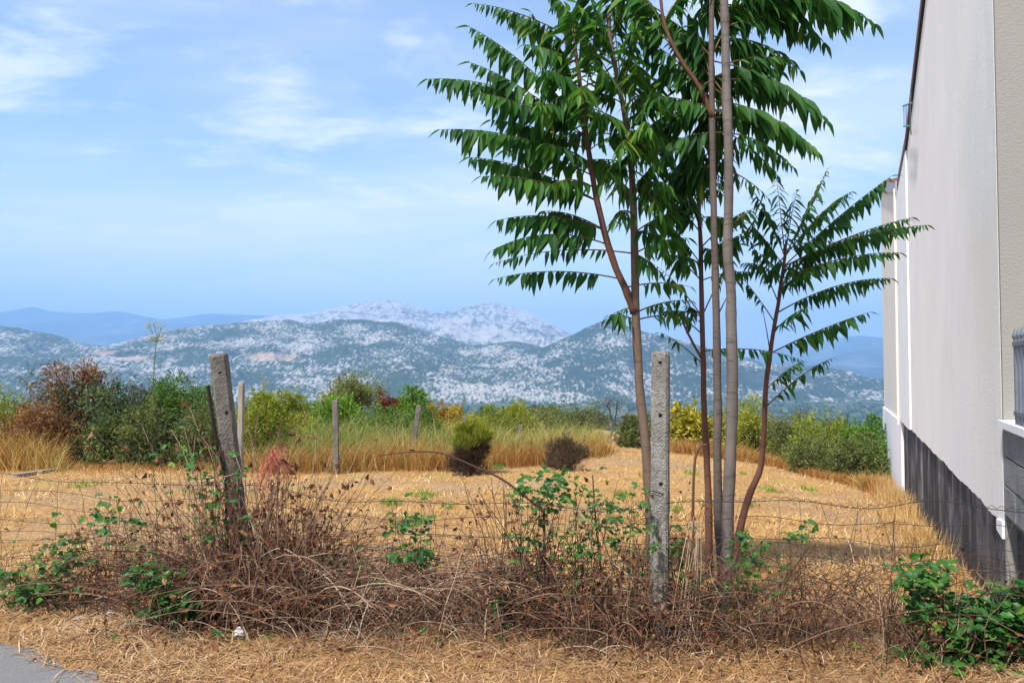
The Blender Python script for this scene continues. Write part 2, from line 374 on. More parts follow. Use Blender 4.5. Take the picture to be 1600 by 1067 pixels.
def mountain_mat(name, rock, scrub, scale, thr, big, cliff=None, veg_low=None):
    m, nt, bs, out = new_mat(name)
    v = geo_pos(nt, (1, 0.28, 1.0))
    a = noise(nt, scale, 6, 0.72, v, 0.2); b = noise(nt, big, 4, 0.55, geo_pos(nt, (1, 1, 2.2)))
    mth = nt.nodes.new('ShaderNodeMath'); mth.operation = 'MULTIPLY_ADD'
    nt.links.new(b, mth.inputs[0]); mth.inputs[1].default_value = 0.64; nt.links.new(a, mth.inputs[2])
    f = ramp(nt, mth.outputs[0], [(0.0, (0, 0, 0)), (thr, (0, 0, 0)), (min(1, thr + 0.05), (1, 1, 1))])
    mm = nt.nodes.new('ShaderNodeMath'); mm.operation = 'MULTIPLY'; nt.links.new(mth.outputs[0], mm.inputs[0]); mm.inputs[1].default_value = 0.6
    f = ramp(nt, mm.outputs[0], [(thr * 0.6 - 0.035, (0, 0, 0)), (thr * 0.6 + 0.04, (1, 1, 1))])
    n2 = noise(nt, scale * 3, 3, 0.6, v)
    rk = ramp(nt, n2, [(0.3, tuple(x * 0.6 for x in rock)), (0.6, rock)])
    sc = ramp(nt, n2, [(0.3, tuple(x * 0.55 for x in scrub)), (0.7, scrub)])
    c = mixc(nt, f, sc, rk)
    for cx, cz, rx, rz in (cliff or []):              # bare ochre cliff faces
        g = nt.nodes.new('ShaderNodeNewGeometry'); mp = nt.nodes.new('ShaderNodeMapping'); mp.vector_type = 'TEXTURE'
        mp.inputs['Location'].default_value = (cx, 0, cz); mp.inputs['Scale'].default_value = (rx, 1e6, rz)
        nt.links.new(g.outputs['Position'], mp.inputs[0])
        ln = nt.nodes.new('ShaderNodeVectorMath'); ln.operation = 'LENGTH'; nt.links.new(mp.outputs[0], ln.inputs[0])
        ad = nt.nodes.new('ShaderNodeMath'); ad.operation = 'MULTIPLY_ADD'; nt.links.new(noise(nt, 0.02, 4, 0.6, v), ad.inputs[0]); ad.inputs[1].default_value = 1.6; nt.links.new(ln.outputs['Value'], ad.inputs[2])
        k = nt.nodes.new('ShaderNodeMath'); k.operation = 'MULTIPLY'; k.inputs[1].default_value = 0.4; nt.links.new(ad.outputs[0], k.inputs[0])
        c = mixc(nt, ramp(nt, k.outputs[0], [(0.46, (0.6, 0.6, 0.6)), (0.64, (0, 0, 0))]), c, (0.50, 0.33, 0.23))
    nt.links.new(c, bs.inputs['Base Color']); bs.inputs['Roughness'].default_value = 1.0
    bs.inputs['Specular IOR Level'].default_value = 0.05
    return m
M['mt_near'] = mountain_mat('karst_slope', (0.44, 0.415, 0.385), (0.05, 0.078, 0.04), 0.085, 0.865, 0.0050, [(-960, 48, 150, 26), (-1750, 66, 150, 18), (-1500, 42, 110, 16)])
M['mt_green'] = mountain_mat('scrub_slope', (0.44, 0.415, 0.385), (0.035, 0.062, 0.03), 0.085, 0.90, 0.0055)
M['mt_mid'] = mountain_mat('pale_massif', (0.46, 0.43, 0.40), (0.12, 0.13, 0.10), 0.026, 0.77, 0.0018)
M['mt_far'] = mountain_mat('far_ridge', (0.14, 0.15, 0.13), (0.045, 0.06, 0.045), 0.006, 0.86, 0.0010)

# ------------------------------------------------------------------ the setting: ground, road, valley, mountains, haze
def graded(lim, n, p):
    t = np.linspace(-1, 1, n); return np.sign(t) * np.abs(t) ** p * lim
xs = np.unique(np.concatenate([np.linspace(-24, 24, 161), graded(16000, 121, 4.0)]))
ys = np.unique(np.concatenate([np.linspace(-30, 3, 12), np.linspace(3, 42, 150), 42 + (np.linspace(0, 1, 90)[1:] ** 2.6) * 16500]))
X, Y = np.meshgrid(xs, ys); Z = ground_z(X, Y)
nx, ny = len(xs), len(ys); idx = np.arange(nx * ny).reshape(ny, nx)
a, b, c_, d_ = idx[:-1, :-1].ravel(), idx[:-1, 1:].ravel(), idx[1:, 1:].ravel(), idx[1:, :-1].ravel()
link('ground', mesh_tris('ground', np.stack([X.ravel(), Y.ravel(), Z.ravel()], 1), np.concatenate([np.stack([a, b, c_], 1), np.stack([a, c_, d_], 1)]), None, True), M['ground'], kind='structure')

edge = [G(-500, 975), G(-200, 985), G(0, 1006), G(50, 1024), G(110, 1046), G(170, 1066)]
edge = [np.array(e) for e in edge] + [np.array([-1.3, 3.2, 0]), np.array([0.4, 2.55, 0]), np.array([4.0, 1.7, 0]), np.array([14.0, -0.4, 0])]
pe = smooth_path([np.array([-16, 6.6, 0])] + edge, 90)
pe[:, 1] += (vnoise(pe[:, 0] * 6, pe[:, 0] * 0, 4) - 0.5) * 0.10 + (vnoise(pe[:, 0] * 25, pe[:, 0] * 0, 5) - 0.5) * 0.05
road_edge = pe[np.argsort(pe[:, 0])][:, :2].copy()
acc = Acc(); rows = 8; V = []
for k in range(rows + 1):
    f = k / rows; y = pe[:, 1] * (1 - f) + (-9.0) * f
    V.append(np.stack([pe[:, 0], y, ground_z(pe[:, 0], y) + 0.012], 1))
V = np.concatenate(V); n = len(pe); T = []
for k in range(rows):
    for j in range(n - 1):
        p = k * n + j; T += [(p, p + n, p + n + 1), (p, p + n + 1, p + 1)]
acc.add(V, T); acc.build('road', M['asphalt'], kind='structure')

def ridge(name, D, prof, base_z, front, back, amp, mat, nx=420, ny=46, gully=260.0, seed=1, shape=1.0, conc=0.0):
    px = np.array([p[0] for p in prof], float); py = np.array([p[1] for p in prof], float)
    u = np.linspace(px[0], px[-1], nx)
    h = np.interp(u, px, py)
    ker = np.exp(-np.linspace(-2, 2, 9) ** 2); ker /= ker.sum()
    h = np.convolve(np.pad(h, 4, mode='edge'), ker, 'valid')
    crest = CAM_H + (575.0 - h) / F * D
    x = (u - 800) / F * D
    crest = crest + (fbm(x / (gully * 0.25), x * 0, 4, seed + 40) - 0.5) * amp * 0.22
    ts = np.concatenate([np.linspace(0, 1, ny), 1 + np.linspace(0, 1, 14)[1:]])
    V = np.zeros((len(ts), nx, 3))
    for i, t in enumerate(ts):
        if t <= 1:
            yy = D - front * (1 - t); s = t ** shape
            if conc: s = s + conc * np.sin(2 * np.pi * t) * 0.12
            w = np.sin(np.pi * min(t, 1)) ** 0.7
        else:
            yy = D + back * (t - 1); s = 1 - (t - 1) ** 1.3; w = np.sin(np.pi * (t - 1)) ** 0.8
        yv = np.full(nx, yy) + (fbm(x / (gully * 2), x * 0 + 3, 3, seed + 5) - 0.5) * front * 0.25 * (1 if t <= 1 else 2 - t)
        rid = 1 - np.abs(2 * fbm(x / gully + 0.25 * t, x * 0 + t * front / gully * 0.55, 4, seed) - 1)
        fin = fbm(x / (gully * 0.18), yv / (gully * 0.18), 4, seed + 21) - 0.5
        z = base_z + (crest - base_z) * s + ((rid - 0.75) * amp * 2.4 + fin * amp * 0.8) * w
        V[i, :, 0] = x; V[i, :, 1] = yv; V[i, :, 2] = z
    n0 = len(ts); idx = np.arange(n0 * nx).reshape(n0, nx)
    a, b, c, d = idx[:-1, :-1].ravel(), idx[:-1, 1:].ravel(), idx[1:, 1:].ravel(), idx[1:, :-1].ravel()
    me = mesh_tris(name, V.reshape(-1, 3), np.concatenate([np.stack([a, b, c], 1), np.stack([a, c, d], 1)]), None, True)
    return link(name, me, mat, kind='structure')
ridge('far_mountain_range', 13000, [(-900, 520), (-500, 500), (-200, 505), (-60, 497), (0, 490), (45, 478), (90, 488), (150, 491), (195, 487), (260, 501), (330, 490), (400, 491), (470, 498), (560, 505), (700, 520), (900, 545), (1000, 565)],
      -140, 5200, 2600, 70, M['mt_far'], 360, 30, 1500, 3, 0.8)
ridge('far_hills', 11500, [(1010, 580), (1120, 566), (1200, 551), (1255, 536), (1300, 529), (1345, 524), (1400, 528), (1480, 535), (1700, 520), (2100, 540)],
      -140, 3800, 2600, 50, M['mt_far'], 220, 30, 1200, 11, 0.8)
ridge('hill_spur', 8600, [(1180, 590), (1250, 572), (1300, 556), (1345, 547), (1400, 546), (1500, 538), (1700, 552), (2100, 560)],
      -140, 2400, 1500, 40, M['mt_far'], 180, 28, 900, 13, 0.8)
ridge('limestone_massif', 7200, [(250, 540), (330, 515), (400, 497), (440, 491), (500, 486), (560, 475), (600, 467), (625, 470), (650, 479), (690, 491), (715, 486), (745, 478), (770, 472), (800, 480), (830, 491), (860, 507), (890, 525), (940, 545), (1010, 570), (1080, 580)],
      -140, 2900, 1500, 120, M['mt_mid'], 420, 44, 620, 5, 0.85, 0.4)
ridge('karst_ridge', 3700, [(-700, 500), (-300, 488), (-80, 505), (0, 510), (60, 517), (120, 536), (170, 541), (220, 530), (290, 514), (370, 505), (450, 500), (490, 508), (530, 498), (620, 504), (680, 522), (735, 540), (800, 533), (850, 543), (900, 552), (960, 560), (1050, 580), (1150, 600), (1250, 615), (1400, 630), (1500, 640)],
      -150, 900, 900, 52, M['mt_near'], 700, 60, 210, 7, 0.75, 0.6)
ridge('scrub_hill', 3500, [(700, 600), (760, 575), (820, 553), (860, 538), (900, 520), (925, 508), (945, 499), (975, 508), (1010, 519), (1060, 531), (1130, 550), (1200, 569), (1270, 570), (1310, 575), (1345, 586), (1362, 604), (1378, 622), (1420, 634), (1500, 645)],
      -150, 700, 700, 34, M['mt_green'], 420, 54, 190, 17, 0.8, 0.4)
ridge('cliff_foothill', 3080, [(-700, 560), (-200, 552), (0, 556), (90, 560), (160, 556), (250, 562), (330, 560), (385, 556), (430, 580), (500, 588), (560, 572), (605, 560), (640, 553), (690, 562), (740, 572), (800, 574), (860, 580), (930, 592), (1010, 604), (1100, 612), (1200, 618), (1330, 624), (1500, 632)],
      -160, 440, 500, 36, M['mt_near'], 620, 44, 130, 9, 0.55, 0.5)

# far woods on the valley floor: one mass nobody could count
acc = Acc(); N = 5200
ico = np.array([(math.cos(t) * math.cos(p), math.sin(t) * math.cos(p), math.sin(p)) for p in (-0.5, 0.45) for t in np.arange(6) * math.pi / 3 + (0.5 if p > 0 else 0)] + [(0, 0, 1.0)])
icoT = []
for j in range(6):
    k = (j + 1) % 6; icoT += [(j, k, 6 + j), (k, 6 + k, 6 + j), (6 + j, 6 + k, 12)]
icoT = np.array(icoT)
yy = 60 + rng.uniform(0, 1, N) ** 0.75 * 2700; xx = (rng.uniform(-0.95, 0.95, N)) * yy
keep = fbm(xx / 160, yy / 160, 3, 31) > 0.40; xx, yy = xx[keep], yy[keep]; N = len(xx)
rr = rng.uniform(3.0, 6.5, N) * np.clip(yy / 400, 0.45, 1.6); hh = rr * rng.uniform(0.7, 1.15, N)
zz = ground_z(xx, yy)
Vc = ico[None] * (1 + rng.uniform(-0.28, 0.28, (N, 13, 1))) * np.stack([rr, rr, hh], 1)[:, None] + np.stack([xx, yy, zz + hh * 0.35], 1)[:, None]
acc.add(Vc.reshape(-1, 3), (icoT[None] + (np.arange(N) * 13)[:, None, None]).reshape(-1, 3), np.repeat(rng.uniform(0, 0.75, N), len(icoT)))
acc.build('valley_woods', M['dark'], None, False, kind='stuff', label='dark scrub woods covering the valley floor below the hills', category='woods')

hz = link('haze', box_mesh('haze', (-17500, -60, -175), (17500, 17700, 1260)), kind='stuff')
hz['label'] = 'bluish summer haze filling the valley air'; hz['category'] = 'haze'
m = bpy.data.materials.new('haze_air'); m.use_nodes = True; nt = m.node_tree; nt.nodes.clear()
o_ = nt.nodes.new('ShaderNodeOutputMaterial'); pv = nt.nodes.new('ShaderNodeVolumePrincipled')
pv.inputs['Color'].default_value = (0.33, 0.59, 1.0, 1); pv.inputs['Density'].default_value = 1.35e-4
pv.inputs['Anisotropy'].default_value = 0.0
nt.links.new(pv.outputs[0], o_.inputs['Volume']); hz.data.materials.append(m)
#@@PART2
# ------------------------------------------------------------------ houses on the right
WT = unit([0.4458, 1.0, 0.0]); WN = np.array([-WT[1], WT[0], 0.0]); W0 = np.array([0.931, 0.0, 0.0])
def wp(px, py, off=0.0):                     # a photograph point on the side-wall plane (off: metres proud of it)
    d = ray(px, py); c = np.array([0, 0, CAM_H]); p0 = W0 + WN * off
    return c + d * (np.dot(p0 - c, WN) / np.dot(d, WN))
def ws(p): return float(np.dot(np.asarray(p) - W0, WT))
def wxyz(s, z, off=0.0): return W0 + WT * s + WN * off + np.array([0, 0, z])
def prism(acc, poly_sz, off0, off1):         # polygon in (s, z) wall coordinates, between two offsets from the plane
    import mathutils
    n = len(poly_sz); A = [wxyz(s, z, off0) for s, z in poly_sz]; B = [wxyz(s, z, off1) for s, z in poly_sz]
    tri = mathutils.geometry.tessellate_polygon([[Vector((s, z, 0)) for s, z in poly_sz]])
    T = [tuple(t) for t in tri] + [tuple(x + n for x in reversed(t)) for t in tri]
    for i in range(n):
        j = (i + 1) % n; T += [(i, j, j + n), (i, j + n, i + n)]
    acc.add(np.array(A + B), T)
def strip_prism(acc, low, high, off0, off1):  # wall strip by strip between a lower and an upper line of (s, z)
    n = len(low); V = [wxyz(s, z, o) for o in (off0, off1) for line in (low, high) for s, z in line]; T = []
    for i in range(n - 1):
        T += [(i, i + 1, n + i + 1), (i, n + i + 1, n + i), (2 * n + i, 3 * n + i + 1, 2 * n + i + 1), (2 * n + i, 3 * n + i, 3 * n + i + 1)]
        T += [(n + i, n + i + 1, 3 * n + i + 1), (n + i, 3 * n + i + 1, 3 * n + i), (i, 2 * n + i + 1, i + 1), (i, 2 * n + i, 2 * n + i + 1)]
    for i in (0, n - 1): T += [(i, n + i, 3 * n + i), (i, 3 * n + i, 2 * n + i)]
    acc.add(V, T)
def wall_z(px, py): p = wp(px, py); return ws(p), p[2]
sN = ws(wp(1564, 600)); sF = ws(wp(1408, 600)); sP = ws(wp(1424, 600)); s2 = ws(wp(1380, 600))
zpN, zpF = wall_z(1568, 818)[1], wall_z(1408, 655)[1]
vA, vB, vC = wall_z(1404.5, 292), wall_z(1417, 229), wall_z(1445, 0)
slope = (vC[1] - vB[1]) / (vC[0] - vB[0])
sR = 9.6; zR = vB[1] + (sR - vB[0]) * slope
zNe = zR - (sR - sN) * abs(slope) * 0.8
def verge(s):
    if s > vB[0]: return vB[1] + (vA[1] - vB[1]) * (s - vB[0]) / (vA[0] - vB[0])
    if s > sR: return vB[1] + (s - vB[0]) * slope
    return zR + (sR - s) * -abs(slope) * 0.8
house = thing('white_house', 'white rendered house with a tarred plinth beside the field', 'house', None, tuple(wxyz(sN, float(ground_z(*wxyz(sN, 0)[:2])))))
rag = [(s, zpF + (zpN - zpF) * (sF - s) / (sF - sN) + (random.random() - 0.5) * 0.014 + 0.012 * math.sin(s * 2.3) * math.sin(s * 5.1)) for s in np.linspace(sN, sF, 150)]
acc = Acc(); strip_prism(acc, rag, [(s, verge(s) - .05) for s, z in rag], 0.0, -0.25)
acc.build('side_wall', M['wall_white'], house)
acc = Acc(); ragp = [r for r in rag if r[0] >= sP]
strip_prism(acc, ragp, [(s, verge(s) - .055) for s, z in ragp], 0.03, 0.002)
acc.build('corner_strip', M['wall_bright'], house)
acc = Acc(); prism(acc, [(sN, -1.2), (sF - .03, -2.6), (sF - .03, zpF + .06), (sN, zpN + .06)], -0.03, -0.24)
acc.build('plinth', M['tar'], house)
acc = Acc(); prism(acc, [(sN - .012, zpN - .09), (sN + .20, zpN - .07), (sN + .20, zpN + .0), (sN - .012, zpN + .02)], 0.014, -0.2)
acc.build('broken_corner', M['wall_bright'], house)
acc = Acc()
top = [(vA[0] + .05, vA[1]), vB, (sR, zR), (sN - .35, zNe - .06)]
prism(acc, [(s, z - .075) for s, z in top] + [(s, z + .05) for s, z in reversed(top)], 0.035, -0.02)
acc.build('verge_board', M['dark_trim'], house)
acc = Acc()
prism(acc, [(s, z + .052) for s, z in top] + [(s, z + .16) for s, z in reversed(top)], 0.03, -8.0)
acc.build('roof', M['terracotta'], house)
acc = Acc()                                   # the street front, square to the side wall
prism(acc, [(sN - .05, -0.8), (sN - .002, -0.8), (sN - .002, zNe - .06), (sN - .05, zNe - .06)], -0.002, -8.0)
acc.build('front_wall', M['wall_rough'], house)
acc = Acc(); prism(acc, [(sF - .25, -2.6), (sF, -2.6), (sF, verge(sF) - .1), (sF - .25, verge(sF) - .1)], -0.255, -8.0)
acc.build('back_wall', M['wall_rough'], house)

h2 = thing('cream_house', 'cream house with grey roof flashing and red tiles behind the white house', 'house', None, tuple(wxyz(sF + .3, float(ground_z(*wxyz(sF + .3, 0)[:2])))))
e1, e2 = wall_z(1408, 280), wall_z(1380, 264)
acc = Acc(); b1, b2 = wall_z(1408, 655), wall_z(1380, 635)
prism(acc, [(sF + .03, b1[1] - .03), (s2, b2[1]), (s2, e2[1]), (sF + .03, e1[1])], -0.02, -7.5); acc.build('wall', M['wall_cream'], h2)
acc = Acc(); prism(acc, [(sF + .03, -2.8), (s2 + .4, -3.6), (s2 + .4, b2[1] - .01), (s2, b2[1] - .002), (sF + .03, b1[1] - .032)], 0.02, -7.4); acc.build('base_wall', M['wall_bright'], h2)
acc = Acc(); prism(acc, [(sF - .1, e1[1] - .02), (s2 + .15, e2[1] + .02), (s2 + .15, e2[1] + .26), (sF - .1, e1[1] + .22)], 0.05, -0.10); acc.build('flashing', M['grey_metal'], h2)
acc = Acc(); prism(acc, [(sF + .05, e1[1] + .05), (s2 + .1, e2[1] + .05), (s2 + .1, e2[1] + .36), (sF + .05, e1[1] + .34)], -0.12, -7.6); acc.build('roof', M['terracotta'], h2)
acc = Acc(); tube(acc, [wxyz(sF + .06, e1[1] + .1, .05), wxyz(sF + .06, b1[1] - .1, .05)], 0.03, 8); acc.build('downpipe', M['wall_cream'], h2)

an = thing('roof_antenna', 'small green metal antenna grid at the white house roof edge', 'antenna', None, tuple(wp(1420, 195, .1)))
tq, bq = wp(1412.5, 166, 0.12), wp(1414.5, 198, 0.12)
for k, (p, q) in enumerate(((wp(1411, 166, .1), wp(1424.5, 161, .1)), (wp(1412, 198, .1), wp(1421, 197, .1)))):
    acc = Acc(); tube(acc, [p, q], .013, 6); acc.build('cross_bar', M['green_metal'], an)
for f in (0.02, 0.25, 0.5, 0.75):
    acc = Acc(); tube(acc, [wp(1411.2 + 11 * f, 166 - 4 * f, .1), wp(1412.2 + 8 * f, 198 - f, .1)], .0045, 5); acc.build('rod', M['iron'], an)
acc = Acc(); tube(acc, [wp(1423, 145, .1), wp(1422, 200, .1), wp(1424, 210, .03)], .010, 5); acc.build('mast', M['iron'], an)

# low block wall with railing that carries on from the house corner towards the road
sE = sN - 2.6
bw = thing('block_wall', 'low grey concrete block wall with white coping at the house corner', 'wall', None, tuple(wxyz(sE, -0.3)))
zc0 = wall_z(1570, 668)[1]; zb0 = wall_z(1570, 802)[1]
acc = Acc(); prism(acc, [(sE, zc0), (sN - .053, zc0), (sN - .053, zc0 + .045), (sE, zc0 + .045)], 0.03, -0.24); acc.build('coping', M['wall_bright'], bw)
acc = Acc(); prism(acc, [(sE, zb0 - .05), (sN - .055, zb0 - .05), (sN - .055, zc0 - .003), (sE, zc0 - .003)], -0.03, -0.2); acc.build('mortar_bed', M['concrete_dark'], bw)
acc = Acc(); prism(acc, [(sE, -1.0), (sN - .055, -1.0), (sN - .055, zb0 - .053), (sE, zb0 - .053)], -0.06, -0.22); acc.build('footing', M['tar'], bw)
rowsN = 3; rh = (zc0 - zb0) / rowsN
for r_ in range(rowsN):
    s = sN - .06 - (0.18 if r_ % 2 else 0.0)
    if r_ % 2:
        acc = Acc(); prism(acc, [(s + .004, zb0 + r_ * rh + .006), (sN - .06, zb0 + r_ * rh + .006), (sN - .06, zb0 + (r_ + 1) * rh - .006), (s + .004, zb0 + (r_ + 1) * rh - .006)], random.uniform(0, .006), -0.1); acc.build('block', M['block'], bw)
    while s - .36 > sE:
        acc = Acc(); prism(acc, [(s - .352, zb0 + r_ * rh + .006), (s - .004, zb0 + r_ * rh + .006), (s - .004, zb0 + (r_ + 1) * rh - .006), (s - .352, zb0 + (r_ + 1) * rh - .006)], random.uniform(0, .007), -0.1)
        acc.build('block', M['block'], bw); s -= .36
rl = thing('iron_railing', 'grey iron railing with spear tips on the block wall coping', 'railing', None, tuple(wxyz(sE, zc0 + .045, -.08)))
s0r = ws(wp(1588, 600)); zt = wall_z(1591, 512)[1]; zr = wall_z(1591, 537)[1]
for zz_ in (zr, zc0 + .11):
    acc = Acc(); prism(acc, [(sE, zz_ - .012), (s0r + .03, zz_ - .012), (s0r + .03, zz_ + .012), (sE, zz_ + .012)], 0.012, -0.012); acc.build('rail', M['iron'], rl)
s = s0r
while s > sE:
    acc = Acc(); tube(acc, [wxyz(s, zc0 + .04, 0.0), wxyz(s, zr + .03, 0.0)], .011, 6); b_ = acc.build('bar', M['iron'], rl)
    acc = Acc(); tube(acc, [wxyz(s, zr + .028, 0.0), wxyz(s, zr + .045, 0.0), wxyz(s, zr + .06, 0.0), wxyz(s, zt, 0.0)], [.012, .018, .014, .002], 6)
    o = acc.build('spear_tip', M['iron'], rl)
    s -= .11

# ------------------------------------------------------------------ concrete fence posts
def post(name, label, base, topp, w, chamfer, mat, holes, group=None, bury=0.25, taper=0.95, yaw=0.0):
    base, topp = np.array(base), np.array(topp); t = thing(name, label, 'fence post', group, tuple(base))
    ax = unit(topp - base); fwd = np.array([-yaw, -1, 0.0]); rgt = unit(np.cross(fwd, ax)); fr = np.cross(ax, rgt)
    k = 26; acc = Acc(); h = w / 2; c = chamfer
    ring0 = [(-h, -h), (h, -h), (h, h - c), (h - c, h), (-h + c * .4, h), (-h, h - c * .4)]
    L = np.linalg.norm(topp - base) + bury; V = []
    zs = list(np.linspace(0, L - .018, k)) + [L - .004, L]
    for i, z in enumerate(zs):
        sc = (1 - (1 - taper) * z / L) * (0.93 if i == k else 0.80 if i == k + 1 else 1)
        for x, y in ring0:
            j = random.uniform(-.0022, .0022); j2 = random.uniform(-.005, .005) if i >= k - 1 else 0
            V.append(base - ax * (bury - z - j2) + rgt * (x * sc + j) + fr * (y * sc + j))
    m_ = 6; T = []
    for i in range(len(zs) - 1):
        for q in range(m_):
            a, b = i * m_ + q, i * m_ + (q + 1) % m_; T += [(a, b, b + m_), (a, b + m_, a + m_)]
    last = (len(zs) - 1) * m_
    for q in range(1, m_ - 1): T.append((last, last + q, last + q + 1))
    acc.add(V, T); acc.build('shaft', mat, t)
    for f, dx, dia in holes:
        zc_ = base + ax * (f * np.linalg.norm(topp - base)) + rgt * dx + fr * (h * (1 - (1 - taper) * f) + .0015)
        acc = Acc(); ring = [zc_ + rgt * math.cos(q) * dia * random.uniform(.8, 1.1) + ax * math.sin(q) * dia * random.uniform(.8, 1.15) for q in np.arange(10) * .628]
        inner = [p - fr * .012 for p in ring]
        acc.add(np.array([zc_ - fr * .0] + ring), [(0, 1 + i, 1 + (i + 1) % 10) for i in range(10)]); acc.build('hole', M['hole'], t)  # flat black disc stands for the shade inside a hole, none is cut
    return t, ax, rgt, fr
rp = on_ground(1027, 4.5); rt = P(1032, 549, 4.5)
post('fence_post', 'upright grey concrete fence post with three holes in front of the saplings', rp, rt, .105, .03, M['concrete'],
     [(.962, -.004, .013), (.78, -.006, .012), (.545, -.012, .013)], yaw=.32)
acc = Acc()
zt_ = rp[2] + .80
lp = on_ground(392, 5.15); lt = P(346, 553, 5.0)
lt = P(341, 553, 4.95)
post('fence_post', 'weathered concrete fence post leaning out of the dead brambles', lp, lt, .108, .02, M['concrete_dark'],
     [(.93, -.012, .014), (.78, -.02, .012)], yaw=-.15)
far_posts = [(527, 740, 524, 625, 14.2), (641, 735, 655, 633, 15.6), (724, 730, 726, 650, 17.5), (806, 730, 814, 663, 19), (851, 728, 852, 678, 21), (914, 726, 914, 690, 23), (948, 722, 952, 680, 25), (966, 714, 967, 686, 28)]
far_lab = ['thin grey far fence post in front of the bright grass green bush', 'slanting grey far fence post left of the orange tinged bush', 'short grey far fence post behind the dark rounded broom', 'grey far fence post between the two brooms', 'grey far fence post left of the brown broom', 'low grey far fence post right of the brown broom', 'grey far fence post at the foot of the bare tree', 'small grey far fence post past the bare tree']
for lab, (bx, by, tx, ty, d) in zip(far_lab, far_posts):
    post('fence_post', lab, on_ground(bx, d), P(tx, ty, d), .10, .01, M['concrete_dark'], [], 'posts of the far fence line')
post('fence_post', 'thin grey brace post slanting against the old fence', on_ground(938, 24.2), P(950, 697, 24.6), .09, .01, M['concrete_dark'], [])
post('fence_post', 'short grey wooden stump post right behind the leaning concrete post', on_ground(376, 6.0), P(377, 597, 6.0), .045, .012, M['plank'], [])
sk = thing('rusty_stake', 'thin dark rusty iron stake beside the leaning concrete post', 'stake', None, tuple(on_ground(360, 4.95)))
acc = Acc(); tube(acc, smooth_path([on_ground(362, 4.95) - [0, 0, .2], P(353, 770, 4.95), P(338, 690, 4.95), P(325, 602, 4.95)], 14), .011, 6); acc.build('rod', M['rust_bar'], sk)

# wire fence between the front posts
wf = thing('wire_fence', 'sagging rusty wire mesh fence strung across the brambles', 'fence', None, tuple(on_ground(1000, 4.6)))
fl = smooth_path([on_ground(-260, 6.0), on_ground(60, 5.7), lp, (lp + rp) / 2, rp, on_ground(1330, 4.35), wxyz(sN - 1.0, 0, .06)], 120)
fl[:, 2] = ground_z(fl[:, 0], fl[:, 1])
hts = [.80, .70, .60, .49, .37, .24, .10]
def fence_pt(f, h):
    i = f * (len(fl) - 1); a = int(i); b = min(a + 1, len(fl) - 1); p = fl[a] * (1 - i + a) + fl[b] * (i - a)
    sag = 0.05 * math.sin(f * 9) + 0.025 * math.sin(f * 31 + h * 5); lean = 0.05 * math.sin(f * 13 + 1)
    return p + np.array([lean * h, -.06 + .05 * math.sin(f * 21) * h, h + sag * h + 0.012 * math.sin(f * 57 + h * 40)])
for h in hts:
    acc = Acc(); tube(acc, [fence_pt(f, h) for f in np.linspace(0, 1, 170)], .0022 if h < .75 else .0028, 3, .5, False); acc.build('line_wire', M['wire'], wf)
acc = Acc(); tube(acc, [fence_pt(f, .81) + np.array([0, .004, .008 * math.sin(f * 700)]) for f in np.linspace(0, 1, 420)], .0018, 3, .5, False); acc.build('twisted_wire', M['wire'], wf)
acc = Acc()
for f in np.arange(0.01, .99, .0165):
    j = random.uniform(-.006, .006); pts = [fence_pt(min(.999, max(0, f + j * k + random.uniform(-.0015, .0015))), h) for k, h in enumerate(np.linspace(.8, .08, 8))]
    if random.random() < .8: tube(acc, pts, .0017, 3, .5, False)
acc.build('stay_wires', M['wire'], wf, kind='stuff')
# wire tied round the right post
acc = Acc(); z0 = P(1027, 770, 4.45)
cx, cy = P(1028, 770, 4.5)[:2]
tube(acc, [(cx + .062 * math.cos(q), cy + .062 * math.sin(q), z0[2] + .012 * math.sin(q * 2)) for q in np.linspace(0, 6.2832, 18)], .003, 4); acc.build('tie_wire', M['hole'], wf)

